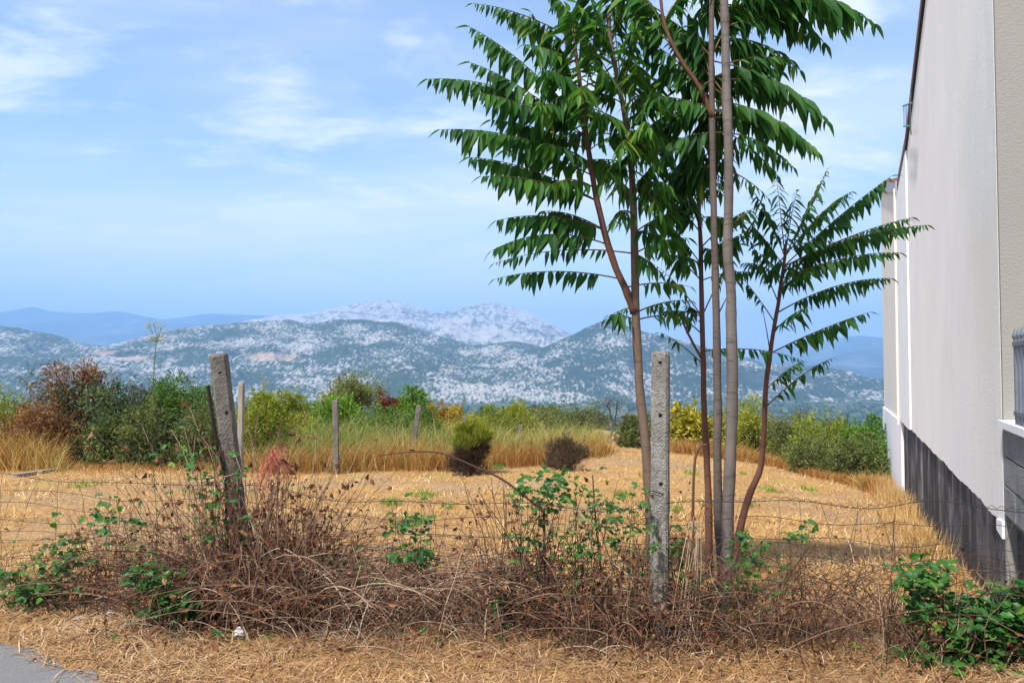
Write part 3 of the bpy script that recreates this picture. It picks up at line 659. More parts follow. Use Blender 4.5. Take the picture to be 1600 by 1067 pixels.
# ------------------------------------------------------------------ saplings with long pinnate leaves
def leaflet(acc, b, D, N, L, W, r, curl=.22):
    D = unit(D); S = unit(np.cross(D, N)); Nn = np.cross(S, D)
    ts = (0, .12, .34, .6, .82, 1.0); ws_ = (.10, .72, 1.0, .74, .36, 0)
    V, T = [], []
    for t, w in zip(ts, ws_):
        c = b + D * L * t - Nn * L * curl * t * t
        lift = Nn * W * .16 * w
        V += [c - S * W * .5 * w + lift, c, c + S * W * .5 * w + lift]
    for i in range(5):
        a = i * 3; T += [(a, a + 1, a + 4), (a, a + 4, a + 3), (a + 1, a + 2, a + 5), (a + 1, a + 5, a + 4)]
    acc.add(V, T, r)
def frond(parent, base, tip, arch, L=.17, n=13, dens=1.0, tone=.4, spread=.55, first=.22):
    base, tip = np.array(base), np.array(tip); span = np.linalg.norm(tip - base)
    mid = base * .45 + tip * .55 + np.array([0, 0, arch * span]); t = np.linspace(0, 1, 16)[:, None]
    path = base * (1 - t) ** 2 + 2 * mid * t * (1 - t) + tip * t * t
    acc = Acc(); tube(acc, path, np.linspace(.0058, .0016, 16), 4, .5, False)
    st = acc
    o = None
    tan = unit(np.gradient(path, axis=0)); la = Acc(); down = np.array([0, 0, -1.0])
    n = max(6, int(n))
    for i in range(n):
        f = first + (1 - first) * (i + .5) / n; k = f * 15; a = min(14, int(k)); p = path[a] * (1 - k + a) + path[a + 1] * (k - a); T_ = tan[a]
        side = np.cross(T_, [0, 0, 1.0]); ns = np.linalg.norm(side); side = side / ns if ns > .15 else unit(np.cross(T_, [0.2, -1, .1]))
        sz = L * (0.62 + .55 * math.sin(math.pi * min(1, (f - first) / (1 - first) * .85 + .12))) * (1 - .45 * max(0, f - .8) / .2)
        for sg in (-1, 1):
            if random.random() > dens: continue
            s_ = sz * random.uniform(.62, 1.18)
            D = side * sg * random.uniform(spread - .12, spread + .18) + T_ * random.uniform(.05, .5) + down * random.uniform(.45, 1.05)
            N = unit(np.array([0, 0, 1.0]) * .7 + side * sg * .75 + rand_unit(1)[0] * .38)
            leaflet(la, p + T_ * random.uniform(-.01, .01), D, N, s_, s_ * random.uniform(.24, .33), np.clip(tone + random.gauss(0, .17), 0, 1), random.uniform(.05, .42))
    leaflet(la, path[-1], tan[-1] + down * .4, np.array([0, 0, 1.0]) + .1, L * .6, L * .18, np.clip(tone + .1, 0, 1))
    o = la.build('leaf', M['ailanthus'], parent); acc.build('leaf_stalk', M['petiole'], o) if False else None
    V = np.concatenate(acc.V) - np.array(parent.location)
    so = link('stalk', mesh_tris('stalk', V, np.concatenate(acc.T), np.concatenate(acc.r)), M['petiole'], o)
    return o
PATHS = {}
def trunk(parent, pix, w0, w1, mat, n=40, sides=9, name='trunk', wob=.004):
    pts = [P(px, py, d) for px, py, d in pix]; p = smooth_path(pts, n)
    p[:, 0] += (vnoise(np.arange(n) * .7, np.zeros(n), int(w0 * 9000)) - .5) * wob * 2
    rad = np.linspace(w0 / 2, w1 / 2, n) * (1 + .10 * (vnoise(np.arange(n) * .9, np.ones(n), 77) - .5))
    rad[::7] *= 1.07; rad[3::11] *= 1.05
    flare = np.exp(-np.arange(n) / (n * .06)); rad *= 1 + .25 * flare
    PATHS.setdefault(parent.name, []).append(p)
    acc = Acc(); tube(acc, p, rad, sides); return acc.build(name, mat, parent, True), p
def spray(tree, items, d0, tone=.38, L=.17, back=False):
    for it in items:
        bx, by, tx, ty = it[:4]; dz = it[4] if len(it) > 4 else random.uniform(-.3, .3); kw = dict(it[5]) if len(it) > 5 else {}
        if back and dz < .08: dz = .08 + abs(dz) * .6
        b = P(bx, by, d0); t = P(tx, ty, d0 + dz); sp = np.linalg.norm(t - b)
        allp = np.concatenate(PATHS[tree.name]); aim = b + (b - t) * .12 - np.array([0, 0, .05])
        q = allp[np.argmin(np.linalg.norm(allp - aim, axis=1))]; ex = np.linalg.norm(q - b)
        kw.setdefault('first', min(.4, .06 + .75 * ex / (ex + sp))); b = q
        kw.setdefault('arch', .12); kw.setdefault('n', sp / .040); kw.setdefault('L', L); kw.setdefault('tone', tone + random.uniform(-.08, .08))
        frond(tree, b, t, **kw)
dA, dB, dC, dE = 5.3, 5.75, 5.15, 6.0
tA = thing('sapling_tree', 'forked sapling with long feathery leaves behind the concrete post', 'tree', None, tuple(on_ground(1022, dA)))
trunk(tA, [(1024, 985, dA), (1018, 840, dA), (1012, 730, dA), (1000, 610, dA), (993, 480, dA), (990, 350, dA), (987, 270, dA), (978, 190, dA), (966, 130, dA), (955, 70, dA), (948, 10, dA)], .078, .024, M['bark_tan'])
trunk(tA, [(992, 489, dA), (978, 455, dA), (955, 400, dA), (934, 320, dA), (922, 250, dA), (913, 180, dA), (903, 110, dA), (896, 45, dA)], .056, .024, M['bark_red'], 26, 7, 'limb')
thin = {'dens': .55, 'L': .095}
spray(tA, [(885, 50, 738, 6, .1, {'L': .10, 'dens': .8}), (890, 165, 733, 42, .05), (900, 190, 735, 98, -.1), (893, 172, 669, 124, .0, {'arch': .16}), (895, 200, 745, 145, -.3),
    (912, 240, 688, 203, -.05, {'arch': .13, 'L': .185}), (908, 222, 768, 188, .1), (920, 290, 735, 246, .1), (926, 300, 752, 276, -.2), (930, 260, 790, 235, .3),
    (942, 352, 776, 345, -.1, {'arch': .16}), (944, 362, 768, 392, -.2, {'arch': .22}), (952, 425, 774, 436, .1, {'dens': .75, 'L': .13}), (960, 400, 772, 412, .2, {'dens': .5, 'L': .10}),
    (945, 345, 850, 330, .4), (985, 490, 952, 492, -.1, {'L': .12, 'n': 7}), (988, 470, 945, 500, .2, {'L': .1, 'n': 7, 'dens': .7})], dA, .36)
spray(tA, [(926, 165, 890, 18, -.25, {'tone': .6, 'arch': .25, 'spread': .8}), (925, 150, 935, 22, -.35, {'tone': .62, 'spread': .85}), (950, 160, 985, 50, -.3, {'tone': .6}), (928, 215, 905, 150, -.75, {'tone': .7, 'arch': .5, 'spread': .8, 'n': 12}),
    (975, 190, 1000, 90, -.4, {'tone': .6, 'arch': .2}), (984, 250, 1022, 138, -.35, {'tone': .62, 'arch': .2}), (985, 260, 1015, 200, -.7, {'tone': .68, 'arch': .45}), (965, 300, 972, 232, -.7, {'tone': .62, 'arch': .5}),
    (985, 285, 1050, 235, -.2), (985, 310, 1062, 290, .1), (915, 190, 868, 60, .1, {'tone': .45}), (920, 160, 830, 20, .2), (930, 120, 850, -25, .1), (940, 100, 905, -40, -.2), (960, 130, 950, -30, .1, {'tone': .5}), (965, 130, 1010, 20, .1, {'tone': .5}),
    (990, 300, 945, 262, .3), (988, 345, 1060, 330, .1), (990, 380, 1075, 372, .2), (990, 400, 1035, 430, -.2, {'L': .13}), (992, 430, 1078, 448, .1, {'L': .11, 'dens': .7}), (985, 240, 900, 255, .4), (985, 220, 1050, 180, .3),
    (990, 480, 1080, 470, .2, thin), (992, 500, 1090, 500, .3, thin)], dA, .52)
spray(tA, [(970, 150, 930, 95, -.4), (975, 180, 1035, 150, -.45), (978, 200, 925, 190, -.5, {'arch': .3}), (982, 230, 1020, 255, -.5, {'arch': .3}), (985, 260, 940, 290, -.45, {'arch': .3}), (988, 300, 1030, 330, -.4, {'arch': .25}), (988, 320, 960, 345, -.35, {'arch': .25}), (960, 90, 1000, 30, -.3), (955, 70, 900, 5, -.2), (950, 40, 960, -60, .0), (950, 30, 1010, -30, .2), (905, 120, 850, 110, -.3), (900, 80, 820, 70, -.2), (898, 60, 790, 20, .2), (915, 190, 840, 165, -.4, {'arch': .2}), (920, 240, 850, 225, -.3), (928, 290, 860, 290, -.35, {'arch': .2}), (985, 280, 1045, 290, -.35, {'arch': .2}), (990, 350, 1040, 375, -.3, {'arch': .2}), (980, 210, 1060, 215, .1), (972, 160, 1050, 110, .2)], dA, .52)
tB = thing('sapling_tree', 'thin dark reddish sapling stem between the forked tree and the twin trunks', 'tree', None, tuple(on_ground(1106, dB)))
trunk(tB, [(1108, 900, dB), (1106, 760, dB), (1100, 640, dB), (1099, 560, dB), (1096, 430, dB), (1092, 320, dB), (1088, 280, dB)], .056, .024, M['bark_red'], 30, 7)
spray(tB, [(1096, 400, 1022, 330, .1), (1094, 350, 1020, 290, .2), (1092, 320, 1045, 262, -.2), (1090, 290, 1120, 230, .1), (1094, 370, 1165, 330, .1), (1096, 390, 1160, 365, -.2), (1097, 420, 1030, 385, .1, {'dens': .8}), (1097, 470, 1025, 415, .2, thin),
    (1098, 500, 1035, 480, .2, thin), (1098, 460, 1190, 330, .2, thin), (1097, 430, 1175, 425, -.1, {'L': .12, 'dens': .6}), (1092, 300, 1062, 330, -.3), (1096, 410, 1050, 400, -.3), (1099, 560, 1032, 520, .2, {'L': .11, 'dens': .6}), (1098, 545, 1250, 562, .1, thin), (1095, 380, 1130, 400, -.2), (1090, 285, 1075, 215, .1)], dB, .36, .16)
acc = Acc(); tube(acc, smooth_path([P(1099, 564, dB), P(1085, 540, dB), P(1070, 510, dB), P(1062, 488, dB)], 10), np.linspace(.012, .007, 10), 5); acc.build('limb', M['bark_red'], tB)
spray(tB, [(1062, 488, 1035, 487, -.1, {'n': 8, 'L': .1}), (1062, 488, 1075, 478, .1, {'n': 7, 'L': .1})], dB, .36)
tC = thing('sapling_tree', 'twin grey trunks rising from one foot with a dense dark crown', 'tree', None, tuple(on_ground(1130, dC)))
trunk(tC, [(1128, 1000, dC), (1128, 930, dC), (1128, 870, dC), (1122, 800, dC), (1121, 640, dC), (1120, 540, dC), (1117, 420, dC), (1114, 300, dC), (1113, 180, dC), (1112, 60, dC), (1112, -40, dC), (1110, -120, dC)], .070, .030, M['bark_shaded'])
trunk(tC, [(1133, 1000, dC - .03), (1134, 900, dC - .03), (1138, 800, dC - .03), (1143, 640, dC - .03), (1143, 520, dC - .03), (1142, 460, dC - .03), (1137, 380, dC - .03), (1138, 240, dC - .03), (1134, 110, dC - .03), (1132, 20, dC - .03), (1131, -60, dC - .03)], .086, .052, M['bark_grey'], 48)
trunk(tC, [(1113, 185, dC), (1095, 140, dC), (1065, 95, dC), (1040, 45, dC), (1030, -10, dC)], .04, .018, M['bark_red'], 16, 6, 'limb')
spray(tC, [(1195, -35, 1367, 38, .0, {'arch': .2, 'L': .21}), (1180, -30, 1312, 45, -.2, {'arch': .22, 'L': .2}), (1150, -20, 1290, 70, .2, {'arch': .2, 'L': .19}), (1140, -10, 1255, 60, -.3, {'arch': .2}), (1138, 30, 1230, 30, .2), (1135, 85, 1219, 92, .1, {'L': .13}),
    (1138, 105, 1293, 190, -.1, {'arch': .2, 'L': .2}), (1138, 120, 1230, 160, .2, {'arch': .2}), (1138, 150, 1277, 238, .0, {'arch': .22, 'L': .19}), (1138, 175, 1262, 226, .3, {'arch': .18}), (1138, 200, 1240, 262, .1, {'arch': .2, 'L': .13}), (1138, 215, 1215, 275, -.1, {'L': .12}), (1138, 60, 1250, 110, .3, {'arch': .2}),
    (1112, 170, 1000, 150, .1), (1112, 140, 1010, 95, -.2), (1100, 150, 1035, 200, -.3, {'arch': .2}), (1112, 200, 1030, 235, .1, {'arch': .2}), (1112, 220, 1045, 275, -.2, {'arch': .2}), (1112, 120, 1050, 60, -.2), (1112, 100, 1075, 20, .1), (1112, 150, 1060, 130, -.4),
    (1065, 95, 1000, 60, .1), (1045, 55, 985, 20, .1, {'tone': .55}), (1040, 45, 990, -25, -.2, {'tone': .55}), (1030, 0, 960, -10, .1, {'tone': .5}), (1035, 20, 1085, -30, .1), (1112, 80, 1150, 20, .2), (1112, 60, 1170, -10, .1), (1112, 180, 1150, 240, .3), (1112, 210, 1085, 290, .2, {'arch': .15}),
    (1113, 240, 1060, 300, .3), (1112, 130, 1165, 130, .4), (1112, 90, 1060, 100, .4), (1130, 0, 1185, 30, -.4, {'tone': .6}), (1130, -30, 1080, 40, -.3), (1112, 110, 1190, 105, .3), (1112, 160, 1195, 190, .35), (1112, 190, 1085, 180, -.4), (1113, 230, 1125, 300, -.3), (1112, 70, 1025, 20, .3), (1112, 60, 1090, 120, -.4), (1112, 150, 1080, 240, .4), (1112, 140, 1075, 170, -.5, {'arch': .3}), (1112, 100, 1140, 150, -.5, {'arch': .3}), (1112, 200, 1070, 250, -.45, {'arch': .25}), (1112, 60, 1060, 60, -.4), (1112, 230, 1150, 280, -.4, {'arch': .2})], dC, .38, .175, True)
spray(tC, [(1139, 260, 1200, 310, .2, thin), (1139, 350, 1180, 325, .1, thin), (1120, 480, 1160, 430, .2, thin)], dC, .4)
tE = thing('sapling_tree', 'small bent sapling with bowed leaves reaching towards the white house', 'tree', None, tuple(on_ground(1150, dE)))
trunk(tE, [(1140, 905, dE), (1157, 825, dE), (1170, 775, dE), (1187, 735, dE), (1192, 700, dE), (1197, 600, dE), (1207, 530, dE), (1217, 470, dE), (1226, 400, dE), (1229, 375, dE)], .062, .020, M['bark_red'], 36, 7)
ne = {'L': .125}
spray(tE, [(1230, 385, 1392, 276, -.1, {'arch': .05, 'L': .15}), (1232, 395, 1448, 352, .1, {'arch': .10, 'L': .14}), (1232, 400, 1425, 340, .3, {'arch': .06, 'L': .14}), (1229, 420, 1405, 395, -.1, {'arch': .12, 'L': .14}), (1222, 470, 1392, 435, .1, {'arch': .14, 'L': .135}),
    (1212, 540, 1358, 488, -.1, {'arch': .05, 'L': .14}), (1224, 445, 1265, 425, -.5, ne), (1214, 505, 1262, 480, -.4, ne), (1229, 378, 1292, 266, .1, {'L': .11, 'arch': .0}), (1228, 378, 1212, 272, .2, {'L': .12}), (1227, 385, 1178, 300, -.1, ne), (1226, 400, 1172, 350, .2, ne), (1228, 390, 1245, 300, -.4, ne), (1226, 420, 1185, 395, -.3, ne),
    (1214, 484, 1130, 405, .1, {'L': .09, 'dens': .4}), (1220, 455, 1150, 340, .2, thin), (1199, 600, 1252, 565, -.2, {'L': .10, 'n': 9}), (1197, 625, 1300, 560, .1, thin), (1208, 530, 1190, 478, .1, {'L': .05, 'dens': .2}), (1230, 380, 1330, 300, .4, {'L': .13})], dE, .28)

def filler(tree, d0, n, pxr, pyr, tone, L, span=(70, 130), back=False):
    for k in range(n):
        bx, by = random.uniform(*pxr), random.uniform(*pyr); an_ = random.uniform(0, 6.28); sp = random.uniform(*span)
        spray(tree, [(bx, by, bx + math.cos(an_) * sp, by + math.sin(an_) * sp * .45 + 10, random.uniform(-.45, .45), {'arch': random.uniform(.1, .3)})], d0, tone, L, back)
filler(tA, dA, 7, (900, 990), (20, 300), .42, .16)
filler(tC, dC, 8, (1095, 1125), (-20, 240), .34, .17, (70, 130), True)
filler(tB, dB, 8, (1085, 1100), (290, 420), .38, .14, (50, 90))
filler(tE, dE, 6, (1222, 1232), (375, 450), .3, .12, (50, 80))

# ------------------------------------------------------------------ shrubs and small trees
def limbs(acc, root, tips, r0, r1=.006, sides=5):
    for t in tips:
        c = root * .5 + t * .5 + np.array([*(rng.normal(size=2) * .12 * np.linalg.norm(t - root)), .1 * np.linalg.norm(t - root)])
        k = np.linspace(0, 1, 8)[:, None]; tube(acc, root * (1 - k) ** 2 + 2 * c * k * (1 - k) + t * k * k, np.linspace(r0, r1, 8), sides, rng.uniform(.1, .6), False)
def shrub(name, label, cat, px, top, hw, d, mat, n=5000, leaf=.07, base=None, group=None, upright=.0, clumps=22, stem=True, gap=.16, tone=0.0, aspect=.42, depth=1.0):
    hw = hw * 1.22; n = int(n * 1.45); clumps = int(clumps * 1.3)
    g = on_ground(px, d); zt_ = P(px, top, d)[2]; H = zt_ - g[2]; w = hw / F * d
    root = thing(name, label, cat, group, tuple(g))
    z0 = g[2] + (base if base is not None else 0.02) * H
    cs = []; tr = 0
    while len(cs) < clumps and tr < 4000:
        tr += 1; q = rng.uniform(-1, 1, 3); q[2] = rng.uniform(-1, 1)
        prof = (1 - max(0, q[2]) ** 2 * .8) * (1 if base is None else 1 - .4 * max(0, -q[2]))
        if q[0] ** 2 + q[1] ** 2 > prof ** 2: continue
        zz_ = z0 + (zt_ - z0) * (q[2] * .5 + .5) * .92
        cs.append((np.array([g[0] + q[0] * w * .82, g[1] + q[1] * w * .8 * depth, zz_]), w * rng.uniform(.20, .46)))
    per = max(8, n // len(cs)); acc = Acc()
    for c, r in cs:
        r_v = np.array([r, r, r * rng.uniform(.7, 1.05)])
        dirn = rand_unit(per); rad = rng.uniform(gap, 1.0, per) ** .45
        C = c + dirn * rad[:, None] * r_v * (1 + .35 * (rng.uniform(0, 1, per) ** 4))[:, None]
        C[:, 2] = np.clip(C[:, 2], g[2] + .03, zt_ + .06 * H)
        D = unit(dirn * .7 + rand_unit(per) * .7 + np.array([0, 0, upright])); N = unit(rand_unit(per) + np.array([0, 0, .8]))
        L = leaf * rng.uniform(.6, 1.4, per); ct = rng.normal(0, .14)
        leaves(acc, C, D, N, L, L * aspect, np.clip(.45 + tone + ct + rng.normal(0, .17, per), 0, 1))
    for k in range(34):
        c, r = cs[rng.integers(0, len(cs))]
        e = unit(np.array([(c[0] - g[0]) / w + rng.normal(0, .5), rng.normal(0, .5), rng.uniform(.3, 1.4)])); ln = r * rng.uniform(1.1, 1.9); m_ = 22
        q = c + e * (np.linspace(.3, 1, m_) * ln)[:, None] + rng.normal(0, .02, (m_, 3)); q[:, 2] = np.minimum(q[:, 2], zt_ + .13 * H)
        L = leaf * rng.uniform(.6, 1.3, m_); leaves(acc, q, unit(e + rand_unit(m_) * .9), unit(rand_unit(m_) + [0, 0, .6]), L, L * aspect, np.clip(.55 + tone + rng.normal(0, .2, m_), 0, 1))
    acc.build('crown', M[mat], root)
    acc = Acc(); limbs(acc, g - np.array([0, 0, .05]), [c for c, r in cs], max(.015, .035 * H / 2)); acc.build('stem' if base is None else 'trunk', M['twig'], root)
    return root
S = shrub
S('dry_shrub', 'rust brown dried shrub, tallest of the thicket on the left of the post', 'shrub', 105, 552, 62, 16.9, 'brown', 6500, .07, upright=.3, gap=.05, tone=.1)
S('green_shrub', 'straw and green shrub at the thicket end above the grey plank', 'shrub', 20, 598, 75, 18.2, 'lime', 5200, .07, tone=-.15)
S('green_shrub', 'dark green leafy shrub filling the middle of the thicket', 'shrub', 150, 604, 78, 16.9, 'dark', 8200, .075)
S('dead_shrub', 'grey brown withered shrub between the dark green and the fresh green shrubs', 'shrub', 222, 584, 44, 17.4, 'greybrown', 5200, .05, upright=.4, gap=.05)
S('green_shrub', 'fresh green shrub just behind the leaning concrete post', 'shrub', 288, 574, 62, 17.9, 'green', 7000, .075, upright=.5)
S('green_shrub', 'low olive shrub at the foot of the thicket nearest the leaning post', 'shrub', 285, 632, 70, 16.4, 'olive', 6500, .07, tone=-.12)
S('green_shrub', 'low brown and green shrub at the foot of the dry brown shrub', 'shrub', 60, 625, 66, 16.3, 'brown', 5200, .07, tone=.1)
S('green_shrub', 'pale green sage shrub in front of the dark green shrub', 'shrub', 195, 640, 45, 16.2, 'olive', 3600, .075, tone=.1)
S('green_shrub', 'shaggy yellow green shrub right of the leaning post', 'shrub', 418, 606, 48, 16.5, 'lime', 5200, .075, upright=.6, tone=-.1)
S('green_shrub', 'yellow green feathery shrub left of the first far fence post', 'shrub', 466, 594, 44, 19.5, 'lime', 6000, .075, upright=.4)
S('green_shrub', 'bright grass green bush around the first far fence post', 'shrub', 528, 614, 46, 18.0, 'bright', 6000, .085)
S('small_tree', 'small olive green tree with visible trunk standing above the bushes', 'tree', 550, 581, 40, 24.0, 'olive', 6000, .08, base=.35, tone=.05)
S('dead_shrub', 'rust red dead shrub beside the small olive green tree', 'shrub', 605, 606, 17, 22.0, 'rust', 2600, .07, upright=.2)
S('small_tree', 'fresh green small tree right of the rust red shrub', 'tree', 646, 602, 32, 23.5, 'bright', 4500, .09, base=.2, tone=-.12)
S('green_shrub', 'dark green shrub under the rust red shrub', 'shrub', 590, 640, 45, 20.5, 'green', 4600, .08)
S('yellow_shrub', 'orange tinged yellow bush right of the slanting fence post', 'shrub', 700, 622, 38, 21.5, 'orange', 4800, .08)
S('green_shrub', 'green bush between the rust red shrub and the yellow bush', 'shrub', 655, 640, 34, 20.5, 'green', 4200, .08)
S('green_shrub', 'upright leafy yellow green shrub behind the dark broom', 'shrub', 792, 626, 38, 23.0, 'lime', 5200, .085, upright=.7, tone=-.1)
S('green_shrub', 'low yellow green bush between yellow bush and upright leafy shrub', 'shrub', 748, 645, 30, 23.5, 'lime', 3200, .085)
S('olive_tree', 'wide grey green olive tree left of the bare tree', 'tree', 880, 634, 52, 29.0, 'olive', 6500, .09, tone=-.03)
S('broom_shrub', 'dark rounded broom shrub with green tips in front of the tall grass', 'shrub', 734, 682, 26, 14.3, 'greybrown', 3400, .085, upright=1.2, aspect=.12, tone=-.2)
S('broom_shrub', 'green upright broom tips above the dark rounded shrub', 'shrub', 738, 660, 26, 14.35, 'lime', 3200, .12, base=.42, upright=1.8, aspect=.11, tone=-.12)
S('broom_shrub', 'brown and green broom shrub beside the bare tree', 'shrub', 884, 686, 28, 15.0, 'greybrown', 3000, .08, upright=1.2, aspect=.12)
S('green_shrub', 'rounded olive bush right of the bare tree', 'shrub', 987, 655, 27, 24.0, 'olive', 4200, .08)
S('yellow_shrub', 'bright yellow leaved fig bush behind the concrete post', 'shrub', 1082, 627, 42, 26.0, 'yellow', 2300, .19, aspect=.6)
S('yellow_shrub', 'round yellow green bush behind the twin trunks', 'shrub', 1170, 620, 42, 29.0, 'lime', 6000, .09)
S('green_shrub', 'olive green bush behind the bent sapling', 'shrub', 1228, 634, 42, 28.0, 'olive', 5000, .09)
S('green_shrub', 'yellowing olive bush between bent sapling and bright green tree', 'shrub', 1278, 640, 48, 23.5, 'lime', 6000, .085, tone=-.15)
S('small_tree', 'bright green dense bush against the cream house', 'tree', 1352, 640, 42, 23.0, 'bright', 6500, .09, tone=-.2)
S('green_shrub', 'low olive bush at the field edge by the houses', 'shrub', 1345, 688, 45, 20.5, 'olive', 4600, .08)
S('green_shrub', 'low olive green bush at the field edge below the yellowing bush', 'shrub', 1268, 682, 42, 21.5, 'olive', 4200, .08, tone=.05)
k_ = 0
for px, top, hw, d, mat in [(440, 640, 40, 32, 'olive'), (505, 635, 36, 34, 'green'), (620, 640, 42, 36, 'dark'), (690, 645, 36, 40, 'olive'), (760, 642, 34, 42, 'dark'), (835, 640, 40, 38, 'olive'), (925, 648, 36, 44, 'dark'), (1025, 648, 34, 46, 'olive'), (1125, 650, 40, 40, 'dark'), (1200, 650, 40, 44, 'olive'), (1310, 652, 40, 40, 'dark'), (1370, 660, 30, 34, 'green'), (360, 640, 50, 30, 'olive'), (-60, 590, 70, 26, 'dark'), (40, 577, 40, 60, 'dark')]:
    S('background_bush', {'dark': 'dark green', 'olive': 'dull olive', 'green': 'mid green'}[mat] + ' distant scrub bush half hidden behind the row of shrubs', 'bush', px, top, hw, d, mat, 2600, .13, group='distant ' + mat + ' scrub bushes', tone=-.1)

# bare tree
bt = thing('bare_tree', 'leafless dark tree with fine twigs at the end of the tall grass', 'tree', None, tuple(on_ground(952, 25.5)))
acc = Acc(); tw = Acc()
def grow(p, d, L, r, lev):
    n = 6; pts = [p]
    for i in range(n): d = unit(d + rng.normal(size=3) * .13 + np.array([0, 0, .05])); pts.append(pts[-1] + d * L / n)
    tube(acc if lev < 2 else tw, pts, np.linspace(r, r * .6, n + 1), 5 if lev < 2 else 3, .3, False)
    if lev < 4:
        for k in range(3 if lev else 4):
            q = pts[rng.integers(3, n + 1)]; grow(q, unit(d + rng.normal(size=3) * (.55 if lev else .75) + np.array([0, 0, .12])), L * rng.uniform(.55, .8), r * .55, lev + 1)
grow(np.array(bt.location) - [0, 0, .05], np.array([.08, 0, 1.0]), .85, .06, 0)
acc.build('trunk', M['twig'], bt); tw.build('twigs', M['twig'], bt, kind='stuff')
fs = thing('fennel_stalk', 'tall thin fennel stalk sticking up above the thicket', 'plant', None, tuple(on_ground(240, 16.0)))
acc = Acc(); stp = smooth_path([on_ground(238, 16), P(240, 590, 16), P(243, 545, 16), P(247, 520, 16)], 12); tube(acc, stp, np.linspace(.014, .006, 12), 5)
for tx, ty in ((232, 508), (252, 511), (240, 505), (254, 530), (236, 528)): tube(acc, [P(246, 535, 16), P(tx, ty, 16)], .006, 4)
acc.build('stalk', M['olive'], fs)
acc = Acc()
for tx, ty in ((232, 508), (252, 511), (240, 506), (254, 530), (236, 528)):
    C = P(tx, ty, 16) + rng.normal(size=(40, 3)) * .05; leaves(acc, C, rand_unit(40), rand_unit(40), .05, .015, rng.uniform(.3, .8, 40))
acc.build('umbels', M['lime'], fs, kind='stuff')

# ------------------------------------------------------------------ grass
def grass_band(name, label, pts, n, h, w, mat, tone, spread_tone=.16, bendf=.35, d_scatter=.5, cat='grass'):
    """blades scattered between points (px, depth, height) along a polyline"""
    acc = Acc(); pts = np.array(pts, float); seg = np.sort(rng.uniform(0, len(pts) - 1, n)); i = np.minimum(seg.astype(int), len(pts) - 2); f = (seg - i)[:, None]
    q = pts[i] * (1 - f) + pts[i + 1] * f
    Y_ = q[:, 1] + rng.normal(0, 1, n) * d_scatter; X_ = (q[:, 0] - 800) / F * Y_ + rng.normal(0, .1, n)
    cl_ = fbm(X_ * 1.6, Y_ * 1.6, 2, 51); hh = q[:, 2] * h * rng.uniform(.45, 1.15, n) * (.35 + 1.25 * cl_)
    B = np.stack([X_, Y_, ground_z(X_, Y_)], 1); D = unit(np.stack([rng.normal(0, .2, n), rng.normal(0, .2, n), np.ones(n)], 1))
    bend = np.stack([rng.normal(0, bendf, n), rng.normal(0, bendf, n), -np.abs(rng.normal(0, .25, n))], 1)
    blades(acc, B, D, hh, w * rng.uniform(.6, 1.4, n), bend, np.clip(tone + (cl_ - .5) * .8 + rng.normal(0, spread_tone, n), 0, 1))
    return acc.build(name, M[mat], None, False, kind='stuff', label=label, category=cat)
grass_band('tall_grass', 'tall dry golden grass along the far fence line', [(380, 14.8, .45), (520, 15, .62), (650, 15.3, .62), (760, 15.8, .62), (860, 17, .62), (950, 20, .55)], 9000, .95, .011, 'tallgrass', .24, bendf=.6, d_scatter=.35)
grass_band('tall_grass', 'tall green grass growing behind the golden grass', [(380, 16.4, .7), (520, 16.4, .95), (650, 16.8, .95), (760, 17.3, .95), (860, 19, .9), (940, 22, .7)], 11000, 1.0, .011, 'tallgrass', .74, .22, bendf=.7, d_scatter=.7)
grass_band('tall_grass', 'straw grass at the foot of the left thicket', [(-140, 15.8, .6), (0, 15.6, .9), (70, 15.6, .75), (110, 15.6, .22), (200, 15.6, .16), (340, 15.4, .25)], 5200, .9, .011, 'tallgrass', .25, bendf=.6)
grass_band('tall_grass', 'orange dry grass clumps at the far field edge', [(1030, 24, .5), (1090, 24.5, .95), (1140, 25, .8), (1200, 24.5, .65), (1260, 21, .5), (1340, 18.5, .5), (1372, 17, .6)], 7500, .62, .015, 'tallgrass', .15, bendf=.9)
# straw grass at the foot of the houses
acc = Acc(); n = 9000; s = rng.uniform(0, 1, n) ** .7 * (s2 - sN) + sN; off = .04 + np.abs(rng.normal(0, .22, n)); B = W0 + WT * s[:, None] + WN * off[:, None]
B[:, 2] = ground_z(B[:, 0], B[:, 1]); hgt = rng.uniform(.06, .30, n) * (.4 + fbm(s * 1.3, s * 0, 2, 8)) * np.where(s > 12, 1.5, 1.0)
blades(acc, B, unit(np.stack([rng.normal(0, .3, n), rng.normal(0, .3, n), np.ones(n)], 1)), hgt, .007, rng.normal(0, .35, (n, 3)), np.clip(rng.normal(.62, .18, n), 0, 1))
acc.build('wall_grass', M['straw'], None, False, kind='stuff', label='straw grass along the foot of the house walls', category='grass')
